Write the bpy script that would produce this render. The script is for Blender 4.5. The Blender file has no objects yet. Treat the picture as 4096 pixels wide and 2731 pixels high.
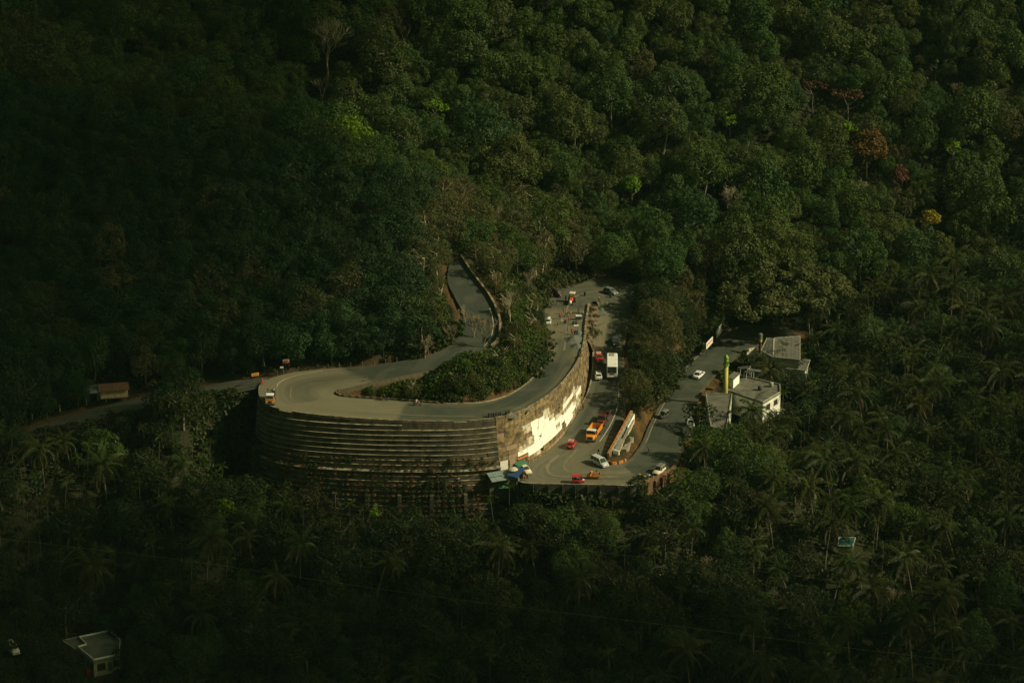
import bpy, bmesh, math, random
import numpy as np
from mathutils import Vector, Matrix, kdtree

# ------------------------------------------------------------------ camera, sky, sun, exposure
sc = bpy.context.scene
COL = sc.collection
PITCH = math.radians(20.0)
DIST = 700.0
FPX = 11900.0                      # focal length in pixels of the 4096 px wide photograph
CAM = Vector((0.0, -DIST * math.cos(PITCH), DIST * math.sin(PITCH)))
cam_d = bpy.data.cameras.new("camera")
cam_d.sensor_width = 36.0
cam_d.lens = FPX * 36.0 / 4096.0
cam_d.clip_start = 5.0
cam_d.clip_end = 6000.0
cam = bpy.data.objects.new("camera", cam_d)
COL.objects.link(cam)
cam.location = CAM
cam.rotation_euler = (math.radians(90) - PITCH, 0, 0)
sc.camera = cam

SUN_EL = math.radians(36.0)
SUN_DIR = Vector((math.cos(SUN_EL) * 0.985, -math.cos(SUN_EL) * 0.17, math.sin(SUN_EL))).normalized()
world = bpy.data.worlds.new("World")
sc.world = world
world.use_nodes = True
wn = world.node_tree.nodes
wl = world.node_tree.links
for n in list(wn):
    wn.remove(n)
w_out = wn.new("ShaderNodeOutputWorld")
w_bg = wn.new("ShaderNodeBackground")
w_sky = wn.new("ShaderNodeTexSky")
w_sky.sky_type = 'NISHITA'
w_sky.sun_disc = False
w_sky.sun_elevation = SUN_EL
w_sky.sun_rotation = math.atan2(SUN_DIR.x, SUN_DIR.y)
w_sky.dust_density = 3.0
w_tint = wn.new("ShaderNodeMix")
w_tint.data_type = 'RGBA'
w_tint.blend_type = 'MULTIPLY'
w_tint.inputs[0].default_value = 1.0
w_tint.inputs[7].default_value = (0.78, 0.92, 0.36, 1)
wl.new(w_sky.outputs[0], w_tint.inputs[6])
wl.new(w_tint.outputs[2], w_bg.inputs[0])
w_bg.inputs[1].default_value = 0.05
wl.new(w_bg.outputs[0], w_out.inputs[0])

sun_d = bpy.data.lights.new("sun", 'SUN')
sun_d.energy = 4.9
sun_d.angle = math.radians(0.5)
sun_d.color = (1.0, 0.90, 0.63)
sun = bpy.data.objects.new("sun", sun_d)
COL.objects.link(sun)
sun.location = (300, -60, 300)
sun.rotation_euler = SUN_DIR.to_track_quat('Z', 'Y').to_euler()

vs = sc.view_settings
vs.view_transform = 'Standard'
vs.look = 'None'
vs.gamma = 1.0
vs.use_curve_mapping = False
vs.exposure = 0.0
sc.cycles.max_bounces = 5
sc.cycles.diffuse_bounces = 2
sc.cycles.glossy_bounces = 2
sc.cycles.transparent_max_bounces = 12

rng = np.random.default_rng(7)
random.seed(7)

# ------------------------------------------------------------------ pixel <-> world
CP, SP = math.cos(PITCH), math.sin(PITCH)
def U(px, py, z):
    """world point at height z seen at pixel (px, py) of the 4096 x 2731 photograph"""
    a = (px - 2048.0) / FPX
    b = -(py - 1365.5) / FPX
    d = Vector((a, CP + b * SP, -SP + b * CP))
    t = (z - CAM.z) / d.z
    return CAM + d * t
def proj(P):
    v0 = P[..., 0] - CAM.x; v1 = P[..., 1] - CAM.y; v2 = P[..., 2] - CAM.z
    w = v1 * CP - v2 * SP
    return 2048 + FPX * v0 / w, 1365.5 - FPX * (v1 * SP + v2 * CP) / w
def pdir(dx, dy):
    """heading on the ground for a direction drawn in the photograph"""
    return math.atan2(-dy / 0.36, dx)

# ------------------------------------------------------------------ tagging
def tag(o, label=None, cat=None, group=None, kind=None):
    if label: o["label"] = label
    if cat: o["category"] = cat
    if group: o["group"] = group
    if kind: o["kind"] = kind
    return o
def thing(name, label, cat, loc=(0, 0, 0), rz=0.0, group=None):
    o = bpy.data.objects.new(name, None)
    o.empty_display_size = 0.5
    COL.objects.link(o)
    o.location = loc
    o.rotation_euler = (0, 0, rz)
    return tag(o, label, cat, group)
def link(name, me, parent=None, loc=(0, 0, 0), rot=(0, 0, 0), scale=(1, 1, 1)):
    o = bpy.data.objects.new(name, me)
    COL.objects.link(o)
    o.location = loc; o.rotation_euler = rot; o.scale = scale
    if parent: o.parent = parent
    return o
def copy_tree(root, loc, rz, label=None, group=None):
    r = root.copy(); COL.objects.link(r)
    r.location = loc; r.rotation_euler = (0, 0, rz)
    if label: r["label"] = label
    if group: r["group"] = group
    for ch in list(root.children):
        c = ch.copy(); COL.objects.link(c); c.parent = r
        for g in list(ch.children):
            d = g.copy(); COL.objects.link(d); d.parent = c
    return r

# ------------------------------------------------------------------ mesh builder
class MB:
    def __init__(s):
        s.v = []; s.f = []; s.m = []
    def add(s, vs_, fs_, mi=0):
        b = len(s.v)
        s.v.extend([tuple(p) for p in vs_])
        for f in fs_:
            s.f.append(tuple(i + b for i in f)); s.m.append(mi)
        return s
    def box(s, c, d, rz=0.0, mi=0, taper=1.0):
        cx, cy, cz = c; x, y, z = d[0] / 2, d[1] / 2, d[2] / 2
        co, si = math.cos(rz), math.sin(rz)
        vs_ = []
        for sz, t in ((-1, 1.0), (1, taper)):
            for sx, sy in ((-1, -1), (1, -1), (1, 1), (-1, 1)):
                a, b = sx * x * t, sy * y * t
                vs_.append((cx + a * co - b * si, cy + a * si + b * co, cz + sz * z))
        return s.add(vs_, [(3, 2, 1, 0), (4, 5, 6, 7), (0, 1, 5, 4), (1, 2, 6, 5), (2, 3, 7, 6), (3, 0, 4, 7)], mi)
    def hexa(s, p, mi=0):
        """8 points: bottom ring ccw then top ring"""
        return s.add(p, [(3, 2, 1, 0), (4, 5, 6, 7), (0, 1, 5, 4), (1, 2, 6, 5), (2, 3, 7, 6), (3, 0, 4, 7)], mi)
    def tube(s, p0, p1, r0, r1=None, n=8, mi=0, cap=True):
        r1 = r0 if r1 is None else r1
        p0 = Vector(p0); p1 = Vector(p1); d = (p1 - p0)
        if d.length < 1e-6: return s
        d.normalize()
        a = d.orthogonal().normalized(); b = d.cross(a)
        vs_ = []
        for p, r in ((p0, r0), (p1, r1)):
            for i in range(n):
                t = 2 * math.pi * i / n
                vs_.append(p + a * (math.cos(t) * r) + b * (math.sin(t) * r))
        fs_ = [(i, (i + 1) % n, n + (i + 1) % n, n + i) for i in range(n)]
        if cap:
            fs_ += [tuple(reversed(range(n))), tuple(range(n, 2 * n))]
        return s.add(vs_, fs_, mi)
    def lathe(s, c, prof, n=16, mi=0):
        """prof: list of (r, z)"""
        vs_ = []
        for r, z in prof:
            for i in range(n):
                t = 2 * math.pi * i / n
                vs_.append((c[0] + r * math.cos(t), c[1] + r * math.sin(t), c[2] + z))
        fs_ = []
        for k in range(len(prof) - 1):
            for i in range(n):
                j = (i + 1) % n
                fs_.append((k * n + i, k * n + j, (k + 1) * n + j, (k + 1) * n + i))
        fs_ += [tuple(reversed(range(n))), tuple(range((len(prof) - 1) * n, len(prof) * n))]
        return s.add(vs_, fs_, mi)
    def loft(s, rings, mi=0, cap=True):
        n = len(rings[0]); vs_ = [p for r in rings for p in r]; fs_ = []
        for k in range(len(rings) - 1):
            for i in range(n):
                j = (i + 1) % n
                fs_.append((k * n + i, k * n + j, (k + 1) * n + j, (k + 1) * n + i))
        if cap:
            fs_ += [tuple(reversed(range(n))), tuple(range((len(rings) - 1) * n, len(rings) * n))]
        return s.add(vs_, fs_, mi)
    def slab(s, quad, inset=0.06, off=0.012, th=0.02, mi=0):
        """thin panel lying on the quad (4 points, ccw seen from outside)"""
        q = [Vector(p) for p in quad]
        c = sum(q, Vector()) / 4
        n = (q[1] - q[0]).cross(q[3] - q[0]).normalized()
        r = []
        for p in q:
            d = c - p
            r.append(p + d.normalized() * min(inset * 1.4, d.length * 0.5))
        lo = [p + n * (off - th) for p in r]; hi = [p + n * off for p in r]
        return s.hexa(lo + hi, mi)
    def mesh(s, name, mats, smooth=False):
        me = bpy.data.meshes.new(name)
        me.from_pydata(s.v, [], s.f)
        for m in (mats if isinstance(mats, (list, tuple)) else [mats]):
            me.materials.append(m)
        me.polygons.foreach_set("material_index", s.m)
        if smooth: me.polygons.foreach_set("use_smooth", [True] * len(s.f))
        bm = bmesh.new(); bm.from_mesh(me)
        bmesh.ops.recalc_face_normals(bm, faces=bm.faces)
        bm.to_mesh(me); bm.free()
        me.update()
        return me
    def build(s, name, mats, parent=None, smooth=False, **k):
        return link(name, s.mesh(name, mats, smooth), parent, **k)

def np_mesh(name, V, F, mats, attrs=None, smooth=False, mi=None):
    """V (n,3), F (m,4) quads or (m,3)"""
    me = bpy.data.meshes.new(name)
    V = np.asarray(V, dtype=np.float32); F = np.asarray(F, dtype=np.int32)
    k = F.shape[1]
    me.vertices.add(len(V)); me.vertices.foreach_set("co", V.ravel())
    me.loops.add(F.size); me.loops.foreach_set("vertex_index", F.ravel())
    me.polygons.add(len(F))
    me.polygons.foreach_set("loop_start", np.arange(0, F.size, k, dtype=np.int32))
    me.polygons.foreach_set("loop_total", np.full(len(F), k, dtype=np.int32))
    if smooth: me.polygons.foreach_set("use_smooth", np.ones(len(F), dtype=bool))
    for m in (mats if isinstance(mats, (list, tuple)) else [mats]):
        me.materials.append(m)
    if mi is not None: me.polygons.foreach_set("material_index", np.asarray(mi, dtype=np.int32))
    me.update(calc_edges=True)
    for nm, arr in (attrs or {}).items():
        a = me.attributes.new(nm, 'FLOAT', 'POINT'); a.data.foreach_set("value", np.asarray(arr, dtype=np.float32))
    me.validate()
    return me

# ------------------------------------------------------------------ materials
def new_mat(name):
    m = bpy.data.materials.new(name); m.use_nodes = True
    nt = m.node_tree
    for n in list(nt.nodes): nt.nodes.remove(n)
    out = nt.nodes.new("ShaderNodeOutputMaterial")
    return m, nt, out
def rgb(c): return (c[0], c[1], c[2], 1.0)
def mixc(nt, fac, a, b, blend='MIX'):
    n = nt.nodes.new("ShaderNodeMix"); n.data_type = 'RGBA'; n.blend_type = blend
    for sock, val in ((0, fac), (6, a), (7, b)):
        if isinstance(val, bpy.types.NodeSocket): nt.links.new(val, n.inputs[sock])
        elif sock == 0: n.inputs[0].default_value = val
        else: n.inputs[sock].default_value = rgb(val)
    return n.outputs[2]
def noise(nt, scale, detail=3, rough=0.55, coord='Object', vec_scale=None, dist=0.0):
    tc = nt.nodes.new("ShaderNodeTexCoord")
    src = tc.outputs[coord]
    if coord == 'World':
        pass
    if vec_scale:
        mp = nt.nodes.new("ShaderNodeMapping"); mp.inputs[3].default_value = vec_scale
        nt.links.new(src, mp.inputs[0]); src = mp.outputs[0]
    n = nt.nodes.new("ShaderNodeTexNoise"); n.inputs['Scale'].default_value = scale
    n.inputs['Detail'].default_value = detail; n.inputs['Roughness'].default_value = rough
    n.inputs['Distortion'].default_value = dist
    nt.links.new(src, n.inputs['Vector'])
    return n.outputs['Fac']
def ramp(nt, src, lo, hi):
    n = nt.nodes.new("ShaderNodeMapRange"); n.clamp = True
    n.inputs[1].default_value = lo; n.inputs[2].default_value = hi
    nt.links.new(src, n.inputs[0]); return n.outputs[0]
def mathn(nt, op, a, b=None):
    n = nt.nodes.new("ShaderNodeMath"); n.operation = op
    for i, v in enumerate((a, b)):
        if v is None: continue
        if isinstance(v, bpy.types.NodeSocket): nt.links.new(v, n.inputs[i])
        else: n.inputs[i].default_value = v
    return n.outputs[0]
def pbr(nt, out, col, rough=0.7, metal=0.0, bump=None, bstr=0.3, spec=0.4, bdist=0.05):
    p = nt.nodes.new("ShaderNodeBsdfPrincipled")
    if isinstance(col, bpy.types.NodeSocket): nt.links.new(col, p.inputs['Base Color'])
    else: p.inputs['Base Color'].default_value = rgb(col)
    p.inputs['Roughness'].default_value = rough; p.inputs['Metallic'].default_value = metal
    p.inputs['Specular IOR Level'].default_value = spec
    if bump is not None:
        b = nt.nodes.new("ShaderNodeBump"); b.inputs['Strength'].default_value = bstr
        b.inputs['Distance'].default_value = bdist
        nt.links.new(bump, b.inputs['Height']); nt.links.new(b.outputs[0], p.inputs['Normal'])
    nt.links.new(p.outputs[0], out.inputs[0])
    return p
_mc = {}
def surf(name, c1, c2=None, scale=3.0, rough=0.7, metal=0.0, bstr=0.25, spec=0.4, lo=0.35, hi=0.65, vec=None, detail=4, rnd=0.0):
    """weathered surface: two real colours mixed by noise"""
    if name in _mc: return _mc[name]
    m, nt, out = new_mat(name)
    c2 = c2 or tuple(x * 0.6 for x in c1)
    nz = noise(nt, scale, detail, 0.62, vec_scale=vec)
    col = mixc(nt, ramp(nt, nz, lo, hi), c1, c2)
    if rnd:
        oi = nt.nodes.new("ShaderNodeObjectInfo")
        f = mathn(nt, 'ADD', mathn(nt, 'MULTIPLY', oi.outputs['Random'], rnd * 2), 1 - rnd)
        cmb = nt.nodes.new("ShaderNodeCombineColor")
        for i in range(3): nt.links.new(f, cmb.inputs[i])
        col = mixc(nt, 1.0, col, cmb.outputs[0], 'MULTIPLY')
    pbr(nt, out, col, rough, metal, nz, bstr, spec)
    _mc[name] = m
    return m
def paint(name, c, rough=0.35, dirt=0.35, dcol=(0.16, 0.13, 0.08)):
    """vehicle paint with road dust on it"""
    if name in _mc: return _mc[name]
    m, nt, out = new_mat(name)
    nz = noise(nt, 2.2, 5, 0.65)
    col = mixc(nt, mathn(nt, 'MULTIPLY', ramp(nt, nz, 0.42, 0.8), dirt), c, dcol)
    pbr(nt, out, col, rough, 0.0, None, spec=0.5)
    _mc[name] = m
    return m
def leafmat(name, cols, lo=0.72, hi=1.3, trans=0.3, rough=0.55, hueobj=True):
    """foliage: kind colour per tree, value per leaf"""
    m, nt, out = new_mat(name)
    oi = nt.nodes.new("ShaderNodeObjectInfo")
    geo = nt.nodes.new("ShaderNodeNewGeometry")
    cr = nt.nodes.new("ShaderNodeValToRGB")
    els = cr.color_ramp.elements
    els[0].position = 0.0; els[0].color = rgb(cols[0])
    els[1].position = 1.0; els[1].color = rgb(cols[-1])
    for i, c in enumerate(cols[1:-1]):
        e = els.new((i + 1) / (len(cols) - 1)); e.color = rgb(c)
    fac = oi.outputs['Random']
    # a little drift inside a crown
    nz = noise(nt, 0.55, 2)
    f2 = mathn(nt, 'ADD', fac, mathn(nt, 'MULTIPLY', mathn(nt, 'SUBTRACT', nz, 0.5), 0.35))
    nt.links.new(f2, cr.inputs[0])
    mr = nt.nodes.new("ShaderNodeMapRange")
    mr.inputs[3].default_value = lo; mr.inputs[4].default_value = hi
    nt.links.new(geo.outputs['Random Per Island'], mr.inputs[0])
    cmb = nt.nodes.new("ShaderNodeCombineColor")
    for i in range(3): nt.links.new(mr.outputs[0], cmb.inputs[i])
    col = mixc(nt, 1.0, cr.outputs[0], cmb.outputs[0], 'MULTIPLY')
    p = nt.nodes.new("ShaderNodeBsdfPrincipled")
    nt.links.new(col, p.inputs['Base Color'])
    p.inputs['Roughness'].default_value = rough
    p.inputs['Specular IOR Level'].default_value = 0.12
    t = nt.nodes.new("ShaderNodeBsdfTranslucent")
    nt.links.new(col, t.inputs[0])
    mx = nt.nodes.new("ShaderNodeMixShader"); mx.inputs[0].default_value = trans
    nt.links.new(p.outputs[0], mx.inputs[1]); nt.links.new(t.outputs[0], mx.inputs[2])
    nt.links.new(mx.outputs[0], out.inputs[0])
    return m
# ------------------------------------------------------------------ roads (stations: left edge, right edge, height)
ST = [(1800,1040,1840,1030,22.5),(1790,1120,1895,1112,22),(1820,1190,1955,1190,21),(1850,1250,1988,1260,20),(1850,1310,1997,1315,19),
(1822,1360,1980,1375,18),(1745,1410,1900,1424,17),(1610,1443,1730,1475,16),(1455,1464,1570,1511,15),(1305,1474,1450,1536,14.2),
(1180,1488,1385,1553,13.7),(1095,1508,1353,1563,13.3),(1047,1533,1343,1569,13.1),(1036,1575,1341,1575,13),(1058,1615,1348,1581,12.9),
(1130,1640,1368,1587,12.8),(1250,1659,1410,1591,12.6),(1400,1673,1500,1597,12.4),(1550,1682,1600,1603,12.2),(1700,1687,1700,1611,12),
(1850,1686,1800,1616,11.9),(1980,1677,1900,1614,11.7),(2060,1658,1975,1602,11.4),(2130,1625,2045,1577,11),(2200,1580,2103,1540,10.6),
(2260,1522,2152,1495,10.2),(2305,1460,2182,1450,9.7),(2328,1405,2196,1400,9.2),(2338,1350,2197,1350,8.6),(2343,1295,2187,1300,8),
(2350,1250,2180,1250,7.5),(2356,1218,2200,1200,7),(2370,1207,2255,1152,6.7),(2385,1207,2350,1120,6.4),(2395,1216,2470,1122,6.2),
(2398,1235,2545,1160,6),(2390,1280,2540,1230,5.6),(2380,1340,2500,1320,5),(2376,1400,2488,1390,4.2),(2374,1460,2484,1460,3.5),
(2368,1520,2482,1520,2.8),(2350,1580,2490,1590,2.1),(2315,1640,2490,1640,1.4),(2270,1700,2475,1700,0.8),(2210,1760,2450,1760,0.3),
(2160,1810,2420,1810,0.1),(2095,1850,2410,1838,0),(2060,1890,2415,1850,0),(2090,1931,2425,1856,0),(2250,1937,2440,1859,0),
(2400,1940,2452,1860,0),(2540,1941,2472,1857,-.1),(2625,1915,2502,1848,-.4),(2700,1868,2540,1822,-.9),(2730,1800,2575,1770,-1.5),
(2745,1740,2600,1710,-2),(2760,1680,2630,1650,-2.6),(2795,1600,2675,1570,-3.3),(2840,1530,2722,1490,-4),(2900,1470,2788,1420,-4.7),
(2970,1420,2865,1350,-5.4),(3070,1370,2965,1300,-6),(3190,1340,3100,1275,-6.5)]
LR = [(1100,1505,1040,1550,13),(1000,1512,960,1567,12),(850,1537,850,1584,10.8),(700,1565,700,1608,9.5),(500,1600,500,1652,8),
(300,1655,300,1705,6),(150,1703,150,1745,5),(0,1745,0,1790,4),(-250,1810,-250,1860,2.5)]
FR = [(4050,1160,4040,1250,1.0),(4110,1152,4110,1262,1.0),(4300,1150,4300,1280,1.0)]
def catmull(A, n):
    A = np.asarray(A, dtype=float); out = []
    P = np.vstack([2 * A[0] - A[1], A, 2 * A[-1] - A[-2]])
    for i in range(1, len(P) - 2):
        p0, p1, p2, p3 = P[i - 1], P[i], P[i + 1], P[i + 2]
        for k in range(n):
            t = k / n
            out.append(0.5 * ((2 * p1) + (-p0 + p2) * t + (2 * p0 - 5 * p1 + 4 * p2 - p3) * t * t + (-p0 + 3 * p1 - 3 * p2 + p3) * t ** 3))
    out.append(P[-2]); return np.array(out)
def edges(S, n):
    L = np.array([list(U(a, b, z)) for a, b, c, d, z in S]); R = np.array([list(U(c, d, z)) for a, b, c, d, z in S])
    return catmull(L, n), catmull(R, n)
NS = 6
RL, RR = edges(ST, NS)
LL, LRt = edges(LR, 6)
FL, FRt = edges(FR, 4)
NA = 10
def ribbon(L, R, na=NA, lift=0.0):
    t = np.linspace(0, 1, na + 1)[None, :, None]
    V = L[:, None, :] * (1 - t) + R[:, None, :] * t
    V = V.copy(); V[..., 2] += lift
    n = len(L); I = np.arange(n * (na + 1)).reshape(n, na + 1)
    F = np.stack([I[:-1, :-1], I[:-1, 1:], I[1:, 1:], I[1:, :-1]], -1).reshape(-1, 4)
    return V, F
RV, RF = ribbon(RL, RR)
LV, LF = ribbon(LL, LRt, 5)
FV, FF = ribbon(FL, FRt, 5)
roadpts = np.vstack([RV.reshape(-1, 3), LV.reshape(-1, 3)])
kd = kdtree.KDTree(len(roadpts))
for i, p in enumerate(roadpts): kd.insert(Vector((p[0], p[1], 0)), i)
kd.balance()
kd3 = kdtree.KDTree(len(roadpts))
for i, p in enumerate(roadpts): kd3.insert(Vector(p), i)
kd3.balance()
def on_road(px, py, z):
    for _ in range(6):
        P = U(px, py, z)
        co, i, d = kd3.find(P)
        z = roadpts[i][2]
    return Vector((P.x, P.y, z))
def stn(s):
    """world left/right edge at station number s (float)"""
    k = s * NS; i = int(min(max(k, 0), len(RL) - 2)); f = k - i
    return RL[i] * (1 - f) + RL[i + 1] * f, RR[i] * (1 - f) + RR[i + 1] * f

# ------------------------------------------------------------------ terrain
def inpoly(x, y, P):
    P = np.asarray(P); r = np.zeros(x.shape, dtype=bool); n = len(P)
    for i in range(n):
        x0, y0 = P[i]; x1, y1 = P[(i + 1) % n]
        if y0 == y1: continue
        c = ((y0 > y) != (y1 > y)) & (x < (x1 - x0) * (y - y0) / (y1 - y0) + x0)
        r ^= c
    return r
def segdist(x, y, P, closed=True):
    P = np.asarray(P); d = np.full(x.shape, 1e9); n = len(P)
    for i in range(n if closed else n - 1):
        a = P[i]; b = P[(i + 1) % n]; ab = b - a; L = max((ab ** 2).sum(), 1e-9)
        t = np.clip(((x - a[0]) * ab[0] + (y - a[1]) * ab[1]) / L, 0, 1)
        d = np.minimum(d, np.hypot(x - a[0] - t * ab[0], y - a[1] - t * ab[1]))
    return d
W0, W1 = 12, 31                                     # stations between which the big wall stands
wall_xy = RL[W0 * NS:W1 * NS + 1, :2]
low_xy = RL[W1 * NS:46 * NS + 1, :2]                # left edge of the lower road (foot of the wall)
plat_xy = RL[46 * NS:53 * NS + 1, :2]
right_xy = RL[53 * NS:, :2]
UPOLY = np.vstack([[(-700, -150), (-200, -90)], LRt[::-1, :2] + np.array([0, -1.0]), wall_xy, [(50, 31), (110, 52), (900, 60), (900, 1500), (-900, 1500), (-900, -150)]])
seam_xy = wall_xy[int(8.9 * NS):]
RPOLY = np.vstack([seam_xy[::1], low_xy[:1], [(50, 31), (110, 52), (900, 60), (900, 40), (300, 42), (110, 36)], right_xy[::-1], plat_xy[::-1]])
# upper-road, lower-road and forest-floor height fields
def tps_fit(C):
    C = np.asarray(C, float); n = len(C); X = C[:, :2] / 50.0
    d = np.hypot(X[:, None, 0] - X[None, :, 0], X[:, None, 1] - X[None, :, 1])
    K = np.where(d > 0, d * d * np.log(np.maximum(d, 1e-9)), 0) + np.eye(n) * 0.002
    P = np.hstack([np.ones((n, 1)), X])
    A = np.block([[K, P], [P.T, np.zeros((3, 3))]])
    w = np.linalg.solve(A, np.concatenate([C[:, 2], np.zeros(3)]))
    return X, w
def tps_eval(fit, x, y):
    X, w = fit
    x = np.clip(x, -210, 210) / 50.0; y = np.clip(y, -170, 200) / 50.0
    r = np.full(x.shape, w[-3]) + w[-2] * x + w[-1] * y
    for i in range(len(X)):
        d2 = (x - X[i, 0]) ** 2 + (y - X[i, 1]) ** 2
        r = r + w[i] * 0.5 * d2 * np.log(np.maximum(d2, 1e-12))
    return r
def st_pts(a, b, sides='LR', step=1, dz=0.0):
    out = []
    for i in range(a, b + 1, step):
        l, r = RL[i * NS], RR[i * NS]
        if 'L' in sides: out.append((l[0], l[1], l[2] + dz))
        if 'R' in sides: out.append((r[0], r[1], r[2] + dz))
    return out
hill = [(-160,62,50),(-120,52,45),(-85,42,41),(-50,28,35),(-30,18,30),(-40,-8,24),(-80,0,26),(-120,0,24),(-160,-10,22),
 (-75,-28,17),(-110,-30,14),(-150,-35,11),(-120,86,46),(-75,70,36),(-40,52,26),(-12,42,20),(-150,130,80),(-100,120,72),(-50,100,55),(0,80,38),
 (10,52,16),(30,58,16),(50,70,24),(60,100,48),(0,125,75),(60,140,82),(-60,150,96),(-150,180,120),(0,180,120),(110,120,62),(160,110,52),(80,180,118),(200,180,105),
 (100,75,18),(140,70,12),(180,75,14),(200,110,46),(-200,60,54),(-200,-20,20),(-200,120,84),(40,48,10),(75,58,8),(110,58,3),(200,55,2)]
CU = st_pts(0, 35) + hill + [(p[0], p[1], p[2]) for p in LL[::8]] + [(p[0], p[1], p[2] - .3) for p in LRt[::8]]
CU += [tuple(U(1700,1380,19)), tuple(U(1500,1430,17)), tuple(U(2030,1470,17)), tuple(U(2095,1400,17.5)), tuple(U(2080,1330,18.5)), tuple(U(2120,1250,13)), tuple(U(1900,1490,17)), tuple(U(1800,1520,16)), tuple(U(2135,1330,16.5)), tuple(U(2030,1540,14.6)), tuple(U(1700,1550,13.6)), tuple(U(2050,1200,19)), tuple(U(2180,1130,11))]
CR = st_pts(32, 62) + [tuple(U(2560,1350,7)), tuple(U(2620,1300,6)), tuple(U(2570,1480,4.5)), tuple(U(2550,1600,3.2)), tuple(U(2640,1440,1.5)), tuple(U(2700,1300,2)), tuple(U(2500,1740,1.6)), tuple(U(2460,1820,.8)), tuple(U(2548,1690,1.5)), tuple(U(2532,1740,.8)), tuple(U(2505,1785,.35))]
CR += [p for p in hill if p[1] > 48 and p[0] > -20]
fl = []
for i in range(12, 22):
    l, r = RL[i * NS], RR[i * NS]; d = (l - r)[:2]; d = d / np.linalg.norm(d)
    for k, z in ((3.5, -8.2), (8, -9.5)): fl.append((l[0] + d[0] * k, l[1] + d[1] * k, z))
for i in range(46, 53):
    l, r = RL[i * NS], RR[i * NS]; d = (l - r)[:2]; d = d / np.linalg.norm(d)
    fl.append((l[0] + d[0] * 1.5, l[1] + d[1] * 1.5, -5.5)); fl.append((l[0] + d[0] * 7, l[1] + d[1] * 7, -8.5))
for i in range(53, 63):
    l, r = RL[i * NS], RR[i * NS]; d = (l - r)[:2]; d = d / np.linalg.norm(d)
    fl.append((l[0] + d[0] * 1.5, l[1] + d[1] * 1.5, l[2] - 1.2)); fl.append((l[0] + d[0] * 14, l[1] + d[1] * 14, l[2] - 5.0))
CF = fl + [(-62.5,-66,10.5),(-66,-65,10.2),(-70,-64,9.8),(-76,-63.5,9.2),(-66,-72,6),(-68,-80,0),(-73,-70,7),(-80,-76,3),(-95,-72,3),(-64,-86,-4),(-120,-128,-26),(-60,-128,-27),(0,-130,-28),(60,-130,-29),(120,-130,-31),(-120,-100,-15),(-60,-108,-18),(0,-108,-18.5),(60,-108,-20),
 (120,-100,-22),(160,-70,-17),(120,-60,-15),(85,-60,-13),(85,-30,-11),(120,-20,-10),(170,-20,-10),(80,10,-8.5),(120,20,-6),(170,20,-5),(110,50,-1),(125,62,.8),(118,48,.6),(128,50,.6),(150,50,.5),(170,48,0),(200,50,1),
 (-160,-80,-3),(-120,-80,-3),(-85,-82,-4),(-160,-110,-16),(-190,-100,-12),(0,-170,-48),(-150,-170,-46),(150,-170,-50),(200,-100,-26)] + [(p[0], p[1] - 3, p[2] - 1.8) for p in LRt[6::8]]
fitU, fitR, fitF = tps_fit(CU), tps_fit(CR), tps_fit(CF)
def fsm(t):
    t = np.clip(t, 0, 1); return t * t * (3 - 2 * t)
wall_all = np.vstack([wall_xy, low_xy, plat_xy])
def terrain(x, y):
    x = np.asarray(x, float); y = np.asarray(y, float)
    zu, zr, zf = tps_eval(fitU, x, y), tps_eval(fitR, x, y), tps_eval(fitF, x, y)
    dw = np.minimum(segdist(x, y, wall_xy[9:], False), segdist(x, y, plat_xy, False))
    wid = 0.9 + 6.0 * fsm((dw - 5) / 10)
    sR = segdist(x, y, RPOLY) * np.where(inpoly(x, y, RPOLY), 1, -1)
    sU = segdist(x, y, UPOLY) * np.where(inpoly(x, y, UPOLY), 1, -1)
    off = np.where(dw < 8, 0.3, -wid * 0.5)
    z = zf + (zr - zf) * fsm((sR - off) / wid)
    z = z + (zu - z) * fsm((sU - off) / wid)
    rough = 0.35 * np.sin(x * 0.31 + 1.3) * np.cos(y * 0.27) + 0.2 * np.sin(x * 0.9 + y * 0.7)
    return z + rough * fsm((dw - 6) / 10) * 0.8
def ax(lo, hi, step, far_lo, far_hi):
    c = list(np.arange(lo, hi + 1e-6, step)); a = []; d = step; v = lo
    while v > far_lo: d *= 1.25; v -= d; a.append(v)
    b = []; d = step; v = hi
    while v < far_hi: d *= 1.25; v += d; b.append(v)
    return np.array(a[::-1] + c + b)
gx = ax(-165, 190, 1.4, -700, 700); gy = ax(-150, 175, 1.4, -560, 800)
GX, GY = np.meshgrid(gx, gy)
GZ = terrain(GX, GY)
far = fsm((GY - 190) / 500) * 120 + fsm((np.abs(GX) - 230) / 600) * 40
GZ = GZ + far
soil = np.zeros_like(GZ); rdist = np.full(GZ.shape, 99.0)
m = (GX > -170) & (GX < 200) & (GY > -150) & (GY < 90)
idx = np.argwhere(m)
for a, b in idx:
    co, i, d = kd.find(Vector((GX[a, b], GY[a, b], 0)))
    rdist[a, b] = d
    if d < 1.9:
        zz = min(roadpts[j][2] for _, j, dd in kd.find_range(Vector((GX[a, b], GY[a, b], 0)), 2.0)) if d < 2.0 else roadpts[i][2]
        GZ[a, b] = min(GZ[a, b], zz - (0.45 if d < 1.0 else 0.12))
    soil[a, b] = max(0.0, 0.95 - d / 5.0)
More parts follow.
